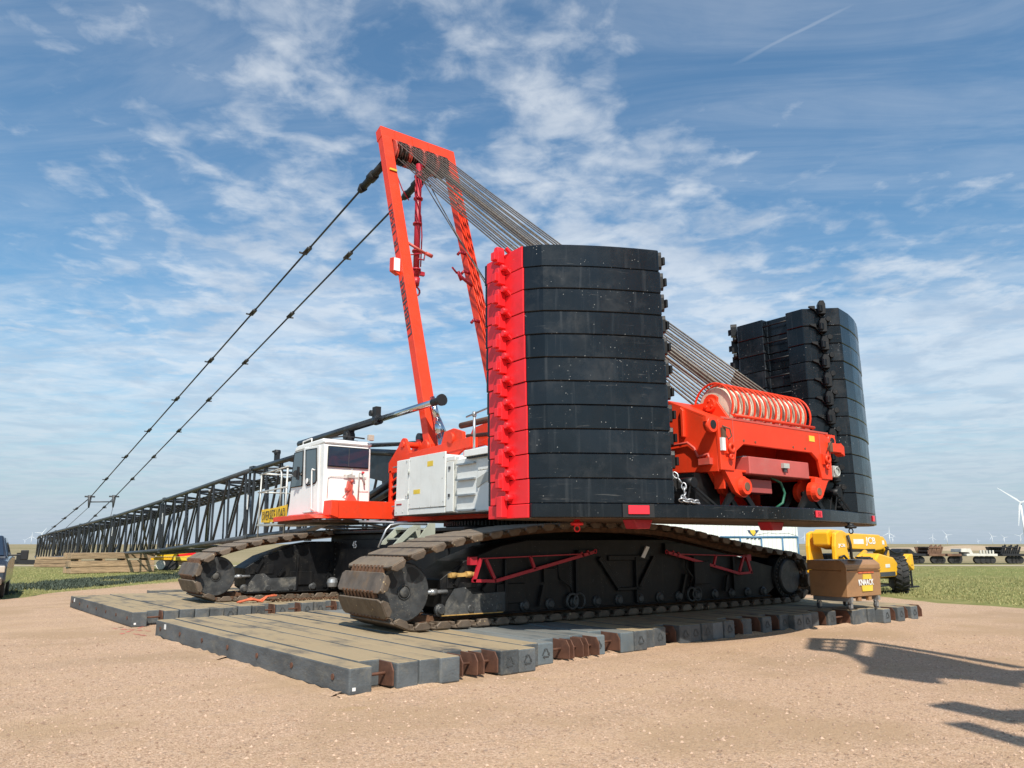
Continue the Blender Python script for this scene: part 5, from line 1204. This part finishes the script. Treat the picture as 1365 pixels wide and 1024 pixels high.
# local axes: x forward, y to its left
def wheel(x, y, R, w, steer=0, name='wheel'):
    mb = MB(); ax = V((-math.sin(steer), math.cos(steer), 0)); c = V((x, y, R)); s = 1 if y > 0 else -1
    mb.lathe(c - ax * w / 2, ax, [(0, R * .55), (0, R * .86), (w * .12, R * .97), (w * .3, R), (w * .7, R), (w * .88, R * .97), (w, R * .86), (w, R * .55)], 32)
    fwd = V((ax.y, -ax.x, 0))
    for k in range(20):
        for sd in (0, 1):
            a = 2 * PI * (k + .5 * sd) / 20; rr_ = fwd * math.cos(a) + V((0, 0, 1)) * math.sin(a); tt = -fwd * math.sin(a) + V((0, 0, 1)) * math.cos(a)
            p = c + rr_ * (R * 1.0); mb.beam(p + ax * (w * .47 * (1 if sd else -1)) - tt * .03, p + ax * (.02 * (1 if sd else -1)) + tt * .06, .05, .05, up=rr_)
    o = mb.build(name, m_rubber, jb, bevel=0)
    rm = MB().lathe(c - ax * (w * .5 + .004), ax, [(0, R * .18), (0.01, R * .2), (.03, R * .45), (-.0, R * .52), (0, R * .6), (w, R * .6), (w, R * .52), (w - .03, R * .45), (w - .01, R * .2), (w, R * .18)], 28); rm.build('rim', m_yellow, o)
    MB().lathe(c - ax * (w * .5 + .03), ax, [(0, .06), (.0, .1), (w + .06, .1), (w + .06, .06)], 14).build('wheel_hub', m_grey, o)
    return o
wheel(0, -.95, .60, .46, .55); wheel(0, .95, .60, .46, .55); wheel(-2.75, -.95, .60, .46); wheel(-2.75, .95, .60, .46)
ch = MB(); ch.box((-3.7, -.55, .55), (.55, .55, .95)); ch.box((-3.6, -1.0, .6), (-.9, -.55, 1.05)); ch.cyl((0, -.8, .6), (0, .8, .6), .16, .16, 10); ch.cyl((-2.75, -.8, .6), (-2.75, .8, .6), .16, .16, 10); ch.build('chassis', m_grey, jb, bevel=.02)
eng = MB(); pY(eng, [(-2.2, .9), (-2.2, 1.15), (-1.9, 1.32), (-.75, 1.18), (-.45, 1.0), (-.45, .62), (-.7, .55), (-2.2, .55)], -1.12, -.58); eo_ = eng.build('engine_cover', m_yellow, jb, bevel=.05, seg=2)
MB().box((-2.0, -1.13, .58), (-.75, -1.121, .72)).build('cover_grille', m_grey, eo_); MB().box((-1.5, -1.13, .86), (-1.15, -1.121, .97)).build('white_sticker', m_inkw, eo_)
fd = MB(); pY(fd, [(.18, .95), (.15, 1.15), (.5, 1.28), (.75, 1.25), (.8, .8), (.7, .72)], -1.2, -1.0); fd.box((.45, -1.22, .9), (.7, -1.0, 1.28)); fd.build('front_fender', m_yellow, jb, bevel=.02)
rp = MB()
for y in (-.5, .36):
    pY(rp, [(-3.7, .8), (-3.7, 1.55), (-3.6, 1.95), (-3.3, 2.04), (-2.95, 1.8), (-2.6, .9)], y, y + .14)
rp.box((-3.72, -.5, .7), (-3.62, .5, 1.1)); rpo = rp.build('boom_tower', m_yellow, jb, bevel=.03)
bmn = MB()
sl_ = lambda x: 1.80 - .045 * (x + 3.4)
pY(bmn, [(-3.7, 1.58), (-3.75, 1.98), (-3.5, 2.08), (-2.6, 2.06), (-2.3, 1.98), (.35, 1.94), (.55, 1.84), (.55, 1.42), (-.2, 1.38), (-2.4, 1.46), (-2.9, 1.44)], -.30, .22); bmo = bmn.build('boom', m_yellow, jb, bevel=.04, seg=2)
gn = MB(); pY(gn, [(.4, 1.90), (.8, 1.88), (1.05, 1.72), (1.2, 1.3), (1.3, .72), (1.12, .68), (.92, 1.15), (.75, 1.42), (.4, 1.45)], -.26, .18); gn.build('boom_head', m_yellow, jb, bevel=.04, seg=2)
dk = MB(); dk.box((-2.6, -.33, 1.36), (-.2, -.20, 1.45)); dk.tube([(-2.4, -.36, 1.9), (-2.35, -.40, 1.6), (-2.3, -.38, 1.2), (-2.1, -.38, 1.0)], .05, 8); dk.tube([(-3.6, -.56, 1.2), (-3.3, -.58, 1.25), (-3.0, -.56, 1.1)], .04, 6); dk.cyl((.3, -.35, 1.0), (.95, -.3, 1.5), .05, .05, 8); dk.tube([(.6, -.36, 1.5), (1.1, -.5, 1.3), (1.5, -.7, 1.36)], .03, 6); dk.build('hydraulic_ram', m_dark, jb)
bcy = MB().cyl((-2.6, -.46, .95), (-1.3, -.42, 1.35), .09, .09, 10); bcy.build('lift_ram', m_yellow, jb)
fk = MB()
for z in (.18, .62, 1.0): fk.box((1.15, -.95, z), (1.2, .7, z + .06))
for y in (-.95, -.2, .65): fk.box((1.14, y, .12), (1.21, y + .05, 1.08))
fk.box((1.4, -.7, .08), (2.5, -.58, .13)); fk.box((1.4, .3, .08), (2.5, .42, .13)); fk.build('fork_carriage', m_dark, jb)
cbj = MB(); pY(cbj, [(-2.3, .7), (-2.3, 2.0), (-2.1, 2.38), (-1.1, 2.38), (-.8, 1.5), (-.5, 1.1), (-.5, .7)], .45, 1.15); cbj.build('operator_cab', m_dark, jb, bevel=.04) if False else None
hd = MB().box((-2.2, .5, .7), (-.7, 1.1, 1.3)); hd.build('operator_cab', m_dark, jb, bevel=.05)
def jtext(s, x, z, w, h, m, y=-.304, par=None, bold=.006): return text(s, .3, m, par or bmo, face_mx((x, y, z), (1, 0, -.012), (0, 0, 1)), fit=(w, h), bold=bold)
MB().box((-.95, -.306, 1.55), (-.02, -.3005, 1.90)).build('dark_logo_panel', m_grey, bmo) if False else None
jtext('JCB', -.48, 1.70, .82, .30, m_inkw, -.308)
MB().box((-1.85, -.306, 1.62), (-1.05, -.300, 1.78)).build('white_decal', m_inkw, bmo)
jtext('JCB', -3.25, 1.56, .5, .13, m_inkw, -.51, rpo); MB().box((-3.0, -.508, 1.02), (-2.75, -.502, 1.10)).build('white_decal', m_inkw, rpo)
MB().box((.62, -.268, 1.60), (.8, -.262, 1.74)).build('white_decal', m_inkw, bmo)
wl_ = MB().box((1.55, -.78, 1.30), (1.62, -.62, 1.42)); wl_.build('wing_mirror', m_dark, jb)

# ================================================================== pickup at the left edge
tk = thing('pickup_truck', 'dark pickup truck cut off by the left edge of the picture', 'pickup truck', tuple(gp(-46, 799)), 0, local=True)
hd_ = (-FW * .86 + RT * .51).normalized(); tk.rotation_euler = (0, 0, math.atan2(hd_.y, hd_.x))
# local: x forward, y left (the driver's side faces right in the photo)
tb_ = MB(); pY(tb_, [(-3.6, .55), (-3.6, 1.2), (-2.2, 1.25), (-2.1, 1.28), (-.05, 1.2), (.75, 1.12), (.95, 1.0), (.98, .52), (.4, .42), (-3.2, .42)], -1.0, .98); tbo = tb_.build('truck_body', m_truck, tk, bevel=.07, seg=3)
cbn = MB(); cbn.v = []; 
def frust(mb, lo, hi): mb.add([V(p) for p in lo] + [V(p) for p in hi], [(0, 1, 2, 3), (4, 5, 6, 7), (0, 1, 5, 4), (1, 2, 6, 5), (2, 3, 7, 6), (3, 0, 4, 7)])
frust(cbn, [(-2.15, -.93, 1.2), (-.15, -.93, 1.2), (-.15, .91, 1.2), (-2.15, .91, 1.2)], [(-2.0, -.72, 1.86), (-.85, -.72, 1.88), (-.85, .70, 1.88), (-2.0, .70, 1.86)]); cbn.build('truck_cab', m_truck, tk, bevel=.05, seg=2)
ws = MB(); ws.prism([(-.20, -.82, 1.25), (-.20, .80, 1.25), (-.80, .66, 1.83), (-.80, -.68, 1.83)], (.03, 0, .03)); ws.build('windscreen', m_glass, tk)
sw = MB(); sw.prism([(-.35, .90, 1.25), (-2.0, .90, 1.25), (-1.9, .735, 1.8), (-.92, .735, 1.8)], (0, .022, .004)); sw.build('side_window', m_glass, tk)
MB().box((.90, -.9, .42), (1.06, .9, .66)).build('bumper', m_bumper, tk, bevel=.05, seg=2)
MB().box((.93, -.65, .72), (.99, .6, 1.0)).build('grille', m_dark, tk, bevel=.02)
for y in (-.95, .62): MB().box((.82, y, .78), (.985, y + .32, .98)).build('headlight', m_lamp, tk, bevel=.03, seg=2)
mr = MB().beam((-.25, .9, 1.27), (-.18, 1.3, 1.28), .06, .05); mr.box((-.26, 1.24, 1.13), (-.12, 1.45, 1.43)); mr.build('door_mirror', m_dark, tk, bevel=.03, seg=2)
for x in (.0, -2.7):
    for y in (-.82, .82):
        w_ = MB().lathe((x, y - .13, .40), (0, 1, 0), [(0, .2), (0, .37), (.04, .4), (.22, .4), (.26, .37), (.26, .2)], 24); wo2 = w_.build('wheel', m_rubber, tk); MB().lathe((x, y - .14, .40), (0, 1, 0), [(0, .05), (.02, .2), (.26, .2), (.28, .05)], 18).build('rim', m_galv, wo2)

# ================================================================== stacks of wooden planks under the boom
def plank_stack(label, A, B2, depth, zs, hts, gapc, wmin=1.):
    A, B2 = V(A), V(B2); d = (B2 - A).normalized(); n = V((-d.y, d.x, 0)); L = (B2 - A).length
    if n.dot(FW) < 0: n = -n
    t = thing('plank_stack', label, 'plank stack', tuple(A.lerp(B2, .5)), math.atan2(d.y, d.x), local=True)
    z = 0
    for k, h in enumerate(hts):
        for j in range(3):
            off = random.uniform(-.12, .12); b = MB().box((-L / 2 + off, j * depth / 3 + random.uniform(0, .03) if n.dot(V((-d.y, d.x, 0))) > 0 else -(j + 1) * depth / 3, z + .01), (L / 2 + off * .5, (j + 1) * depth / 3 - .01 if n.dot(V((-d.y, d.x, 0))) > 0 else -j * depth / 3 - .01, z + h - .015)); b.build('plank', m_wood, t, bevel=.012)
        z += h
        if k in zs:
            for u in np.linspace(-L / 2 + .4, L / 2 - .4, 4): MB().box((u - .07, 0.03 if n.dot(V((-d.y, d.x, 0))) > 0 else -depth + .03, z), (u + .07, depth - .03 if n.dot(V((-d.y, d.x, 0))) > 0 else -.03, z + .10)).build('spacer_block', m_wood, t)
            z += .1
    return t
plank_stack('larger stack of weathered planks lying under the boom', gp(95, 765), gp(206, 762), 1.2, (1,), (.35, .34, .36), 0)
plank_stack('smaller low stack of weathered planks farther out under the boom', gp(46, 756), gp(94, 756), 1.2, (), (.26, .27, .2), 0)
tq = MB().box((gp(92, 763).x - .25, gp(92, 763).y - .1, 0), (gp(92, 763).x + .1, gp(92, 763).y + .2, .3)); tag(tq.build('plastic_crate', mat('teal_plastic', (.05, .2, .24), .6), bevel=.03), 'small teal plastic bundle at the end of the plank stack', 'crate')
# yellow trailer with a sign behind the far crawler
A = gp(206, 760); d = RT
ty = thing('flatbed_trailer', 'yellow flatbed trailer with a red and yellow oversize sign behind the far crawler', 'trailer', tuple(A), math.atan2(RT.y, RT.x), local=True)
MB().box((-.3, 0, .62), (3.2, 2.2, .82)).build('deck', m_yellow, ty, bevel=.02)
MB().box((.1, -.05, .84), (2.6, .0, 1.24)).build('sign_board', m_sign, ty); 
q = MB(); q.prism([(1.4, -.055, .84), (2.6, -.055, .95), (2.6, -.055, 1.1), (1.4, -.055, .98)], (0, .004, 0)); q.build('red_stripe', m_red, ty)
sbo = MB().box((1.2, -.06, .60), (2.2, -.02, .80)).build('name_plate', m_logo_y, ty)
for x in (.35, 1.15): MB().lathe((x, .02, .33), (0, 1, 0), [(0, .1), (0, .3), (.2, .33), (.25, .3), (.25, .1)], 18).build('wheel', m_trwhite if x < .5 else m_rubber, ty)
MB().box((.55, .05, 0.0), (.9, .35, .62)).build('landing_leg', m_dark, ty); MB().box((1.4, .1, .3), (4.5, .4, .6)).build('side_rail', m_wood, ty)

# ================================================================== white metal building and blue railing
A = FW * 47 + RT * (47 * (1056 - 682.5) / 1000 / .978); A = gp(1056, 760); A = V((0, 0, 0)) + FW * 46 + RT * 46 * .372
bl = thing('metal_building', 'white corrugated metal building seen under the counterweight tray', 'building', tuple(A), math.atan2(RT.y, RT.x) , local=True)
wl2 = MB(); prof = []
for k in range(64):
    x = -k * .25; prof += [(x, 0), (x - .13, 0), (x - .16, -.035), (x - .22, -.035)]
ptsw = [(x, y, 0) for x, y in prof] + [(prof[-1][0], .12, 0), (0, .12, 0)]
wl2.prism(ptsw, (0, 0, 4.6)); m_corr = mat('white_corrugated_steel', (.74, .75, .72), .45, var=.03, streak=((.6, .6, .55), .2)); wlo = wl2.build('wall', m_corr, bl)
MB().box((-16, .13, 0), (-.02, 9, 4.58)).build('building_shell', m_corr, bl)
MB().prism([(.3, -.3, 4.6), (-16.3, -.3, 4.6), (-16.3, 4.5, 5.6), (.3, 4.5, 5.6)], (0, 0, .1)).build('roof', m_greywhite, bl)
MB().prism([(.3, 9.3, 4.6), (-16.3, 9.3, 4.6), (-16.3, 4.51, 5.6), (.3, 4.51, 5.6)], (0, 0, .1)).build('roof', m_greywhite, bl)
MB().box((-.05, -.07, 0), (.06, .0, 4.6)).build('corner_trim', m_corr, bl)
lg = MB(); lg.prism([(-2.95, -.05, 2.45), (-2.25, -.05, 2.45), (-2.6, -.05, 2.05)], (0, .012, 0)); lgo = lg.build('logo_badge', m_logo_b, bl); MB().prism([(-2.8, -.062, 2.45), (-2.5, -.062, 2.45), (-2.45, -.062, 2.3), (-2.6, -.062, 2.1), (-2.75, -.062, 2.3)], (0, .011, 0)).build('logo_badge', m_logo_y, lgo)
for x in (-2.95, -2.7, -2.5, -2.25): MB().box((x - .07, -.06, 1.93), (x + .07, -.04, 1.98)).build('logo_dash', m_logo_b, lgo)
A = FW * 40 + RT * 40 * .372
rl = thing('pipe_railing', 'blue pipe railing in front of the white metal building', 'railing', tuple(A), math.atan2(RT.y, RT.x), local=True)
for z in (1.97,): MB().cyl((.05, 0, z), (-4.0, 0, z), .06, .06, 8).build('top_rail', m_blue, rl)
for x in (.05, -.75, -1.85, -2.95, -4.0): MB().cyl((x, 0, 0), (x, 0, 2.0), .05, .05, 8).build('rail_post', m_blue, rl)
MB().cyl((.05, 0, 1.1), (-4.0, 0, 1.1), .04, .04, 8).build('mid_rail', m_blue, rl)
bw = MB().tube([(.05, .1, 2.05), (-.4, .1, 2.18), (-1.0, .1, 2.14), (-1.4, .1, 2.2), (-2.2, .1, 2.06)], .012, 5); bw.build('loose_wire', m_grey, rl)

# ================================================================== row of trailers along the far track
def far_trailer(label, px0, px1, kind, col, name='gooseneck_trailer', cat='trailer'):
    A, B2 = gp(px0, 751.5), gp(px1, 751.5); d = (B2 - A).normalized(); L = (B2 - A).length
    t = thing(name, label, cat, tuple(A), math.atan2(d.y, d.x), group='trailers parked along the far track', local=True)
    MB().box((.1 * L, 0, .62), (L, 2.2, .82)).build('deck', col, t, bevel=.02)
    if kind == 'neck':
        n = MB(); pY(n, [(0, .95), (.05, 1.25), (.30 * L, 1.25), (.36 * L, .82), (.36 * L, .62), (.28 * L, .62), (.24 * L, .95)], .3, 1.9); n.build('gooseneck', col, t, bevel=.03)
        MB().box((.02, .5, .3), (.18, .66, 1.0)).build('landing_leg', m_dark, t)
        for k in range(5): MB().box((L * (.5 + .09 * k), .0, .82), (L * (.5 + .09 * k) + .12, .12, 1.12)).build('stake', col, t)
    elif kind == 'load':
        b = MB()
        for k in range(9): 
            x = L * (.12 + .085 * k); b.beam((x, .2, .82), (x + .25, .2, 1.5 + .1 * math.sin(k * 2.1)), .12, .1); b.beam((x, 1.9, .82), (x - .2, 1.9, 1.4), .12, .1)
        b.box((.1 * L, .2, 1.0), (.9 * L, 1.9, 1.12)); b.box((.15 * L, .1, 1.3), (.8 * L, 2.0, 1.42)); b.build('machine_load', m_brown if 'brown' in label else m_dark, t)
    elif kind == 'cab':
        b = MB(); pY(b, [(0, .4), (0, 1.05), (.2, 1.25), (.9, 1.25), (1.2, .95), (1.5, .85), (1.55, .4)], .1, 2.1); b.build('truck_cab', col, t, bevel=.06)
    for x in ((.45, .6, .75, .88) if kind != 'cab' else (.2, .55, .66, .85)):
        MB().lathe((x * L, .2, .31), (0, 1, 0), [(0, .1), (0, .28), (.05, .31), (.25, .31), (.28, .28), (.28, .1)], 16).build('wheel', m_rubber, t)
    return t
far_trailer('dark flatbed truck with cab, leftmost in the far row of vehicles', 1203, 1236, 'cab', m_dark, 'flatbed_truck', 'truck')
far_trailer('rusty brown trailer loaded with machine frames in the far row', 1238, 1262, 'load', m_brown)
far_trailer('low rusty flat trailer left of the white gooseneck trailer', 1263, 1284, 'flat', m_brown)
far_trailer('white gooseneck trailer in the far row of vehicles', 1286, 1332, 'neck', m_trwhite)
far_trailer('dark loaded trailer at the right end of the far row', 1335, 1368, 'load', m_dark)
A = gp(26, 753); sm = thing('field_implement', 'small dark field implement on the prairie behind the pickup mirror', 'implement', tuple(A), 0)
q = MB().beam(A + RT * -1 + V((0, 0, .25)), A + RT * 1.6 + V((0, 0, .2)), .5, .35); q.beam(A + V((0, 0, .2)), A + V((0, 0, .95)), .5, .5); q.beam(A + RT * -2.4 + V((0, 0, .12)), A + RT * -1.6 + V((0, 0, .14)), .4, .25); q.build('implement_frame', m_dark, sm)

# ================================================================== wind turbines
tm = MB().cyl((0, 0, 0), (0, 0, 80), 2.1, 1.3, 12); nac = MB().box((-1.6, -3.2, 78.6), (1.6, 7, 82)); 
def turbine(px, hubpx, blade_deg, dist=None, label=None, first=[None], yaw=0):
    H = 80.
    dn_ = H / ((726 - hubpx) / 1000.) * .955 if dist is None else dist
    pos_ = FW * dn_ + RT * dn_ * (px - 682.5) / 1000 * .978
    if first[0] is None:
        t = thing('wind_turbine', label, 'wind turbine', tuple(pos_), 0, group='wind turbines on the horizon', local=True)
        tm.build('tower', m_turb, t); nac.build('nacelle', m_turb, t, bevel=.5)
        for k in range(3):
            bl_ = MB(); bl_.prism([(-.7, -.25, 0), (1.0, -.25, 0), (2.3, -.2, 8), (.5, -.1, 44), (-.3, -.1, 44), (-.8, -.2, 8)], (0, .5, 0)); o = bl_.build('blade', m_turb, t)
            c = worg[o.name]; o.data.transform(M.Translation(c)); o.location = (0, -4.2, 80.3)
        first[0] = t
    else:
        t = copy_tree(first[0], tuple(pos_), label=label)
    t.rotation_euler = (0, 0, rad(-36.6) - math.atan((px - 682.5) / 1000) + yaw); t.location = pos_ - V((0, 0, 1))
    for k, c in enumerate([c for c in C.objects if c.parent == t and c.name.startswith('blade')]):
        c.rotation_euler = (0, rad(blade_deg + 120 * k), 0)
    return t
turbine(1187, 711.5, 5, label='wind turbine right of the telehandler boom, taller of a close pair')
turbine(1190.8, 717.5, 40, label='wind turbine right of the telehandler boom, smaller of a close pair')
turbine(1244.5, 717, 10, label='lone small wind turbine above the dirt mound, left of the mid one')
turbine(1263.5, 714, -35, label='wind turbine above the right end of the dirt mound')
turbine(1305, 721, -20, label='faintest small wind turbine above the white gooseneck trailer')
turbine(1324, 715.5, -30, label='wind turbine between the faint one and the far right ones')
turbine(1340, 717.2, 80, label='wind turbine above the dark loaded trailer')
turbine(1361.5, 715, 45, label='wind turbine at the right edge over the last trailer')
turbine(1073.5, 716, 0, label='wind turbine just left of the telehandler under the tray')
turbine(1060.5, 716, 80, label='wind turbine beside the corner of the white building')
turbine(33, 720.5, 50, label='low wind turbine left of the boom tip')
turbine(41.6, 716, 0, label='wind turbine just left of the boom tip with one blade up')
turbine(54.5, 711.6, 35, label='tallest wind turbine rising behind the boom tip')
turbine(1.0, 720, 80, label='wind turbine at the left edge above the pickup')
turbine(1224, 722, 60, label='tiny distant wind turbine right of the telehandler pair')
turbine(1368.5, 670, -50, dist=1430, label='large near wind turbine cut by the right edge of the picture, one blade in view')

# ================================================================== unseen stand-in crane on the right, shaped to cast the gravel shadow
k_ = V((SUN.x / SUN.z, SUN.y / SUN.z, 1))
def over(px, py, h): return gp(px, py) + k_ * h
sc = thing('shadow_caster', 'unseen stand-in crane right of the picture, shaped to cast the shadow on the gravel', 'crane', tuple(gp(1090, 862) + RT * 26 - FW * 1.5), 0)
m_yb = m_yellow
hh_ = 10.6
jb_ = MB(); 
BASE = gp(1090, 862) + RT * 26 - FW * 1.5
q8 = lambda u, v: (987 + u / 3.611, 667 + v / 3.611)
def slab_(mb, pts, h, th=.1): mb.prism([over(*p, h) for p in pts], (0, 0, th))
jb_ = MB()
slab_(jb_, [q8(*p) for p in ((640, 755), (660, 700), (760, 715), (960, 750), (1150, 790), (1365, 832), (1365, 905), (1100, 866), (960, 858), (985, 886), (900, 880), (760, 860), (605, 836))], hh_)
jb_.build('shadow_plate', m_yb, sc)
jf = MB()
def strip(pts, w, h):
    P_ = [over(*q8(*p), h) for p in pts]
    for x_, y_ in zip(P_[:-1], P_[1:]): jf.beam(x_, y_, w * .75, .05)
strip([(365, 668), (550, 674), (690, 695), (900, 728), (1100, 762), (1365, 808)], .30, hh_)
strip([(350, 716), (480, 728), (570, 752), (650, 800)], .34, hh_)
strip([(372, 664), (358, 718)], .34, hh_); strip([(545, 676), (525, 735)], .30, hh_); strip([(460, 672), (445, 725)], .12, hh_)
strip([(380, 684), (530, 690)], .14, hh_); strip([(375, 702), (530, 712)], .14, hh_)
jf.build('shadow_head_frame', m_yb, sc)
MB().beam(over(*q8(1365, 868), hh_), BASE + V((0, 0, 2.2)), .9, .6).build('shadow_boom', m_yb, sc)
rm_ = MB(); e1 = over(1370, 962, 8.6); rm_.beam(over(1256, 938, 8.8), e1, .45, .12); rm_.beam(e1, BASE + V((0, 0, 1.8)), .6, .4); rm_.build('shadow_lower_jib', m_yb, sc)
rm_ = MB(); rm_.beam(over(1280, 965, 8.3), over(1375, 993, 8.3), .28, .16); rm_.beam(over(1375, 993, 8.3), BASE + V((0, 0, 1.6)), .3, .2); rm_.build('shadow_lower_strut', m_yb, sc)
bsx = BASE; q = MB(); q.box((bsx.x - 1.2, bsx.y - 2.5, .9), (bsx.x + 1.2, bsx.y + 2.5, 2.4)); q.build('shadow_base', m_yb, sc)
for dx in (-1.2, 1.2):
    for dy in (-1.7, 1.7): MB().lathe((bsx.x + dx - .2, bsx.y + dy, .55), (1, 0, 0), [(0, .2), (0, .5), (.05, .55), (.35, .55), (.4, .5), (.4, .2)], 20).build('wheel', m_rubber, sc)
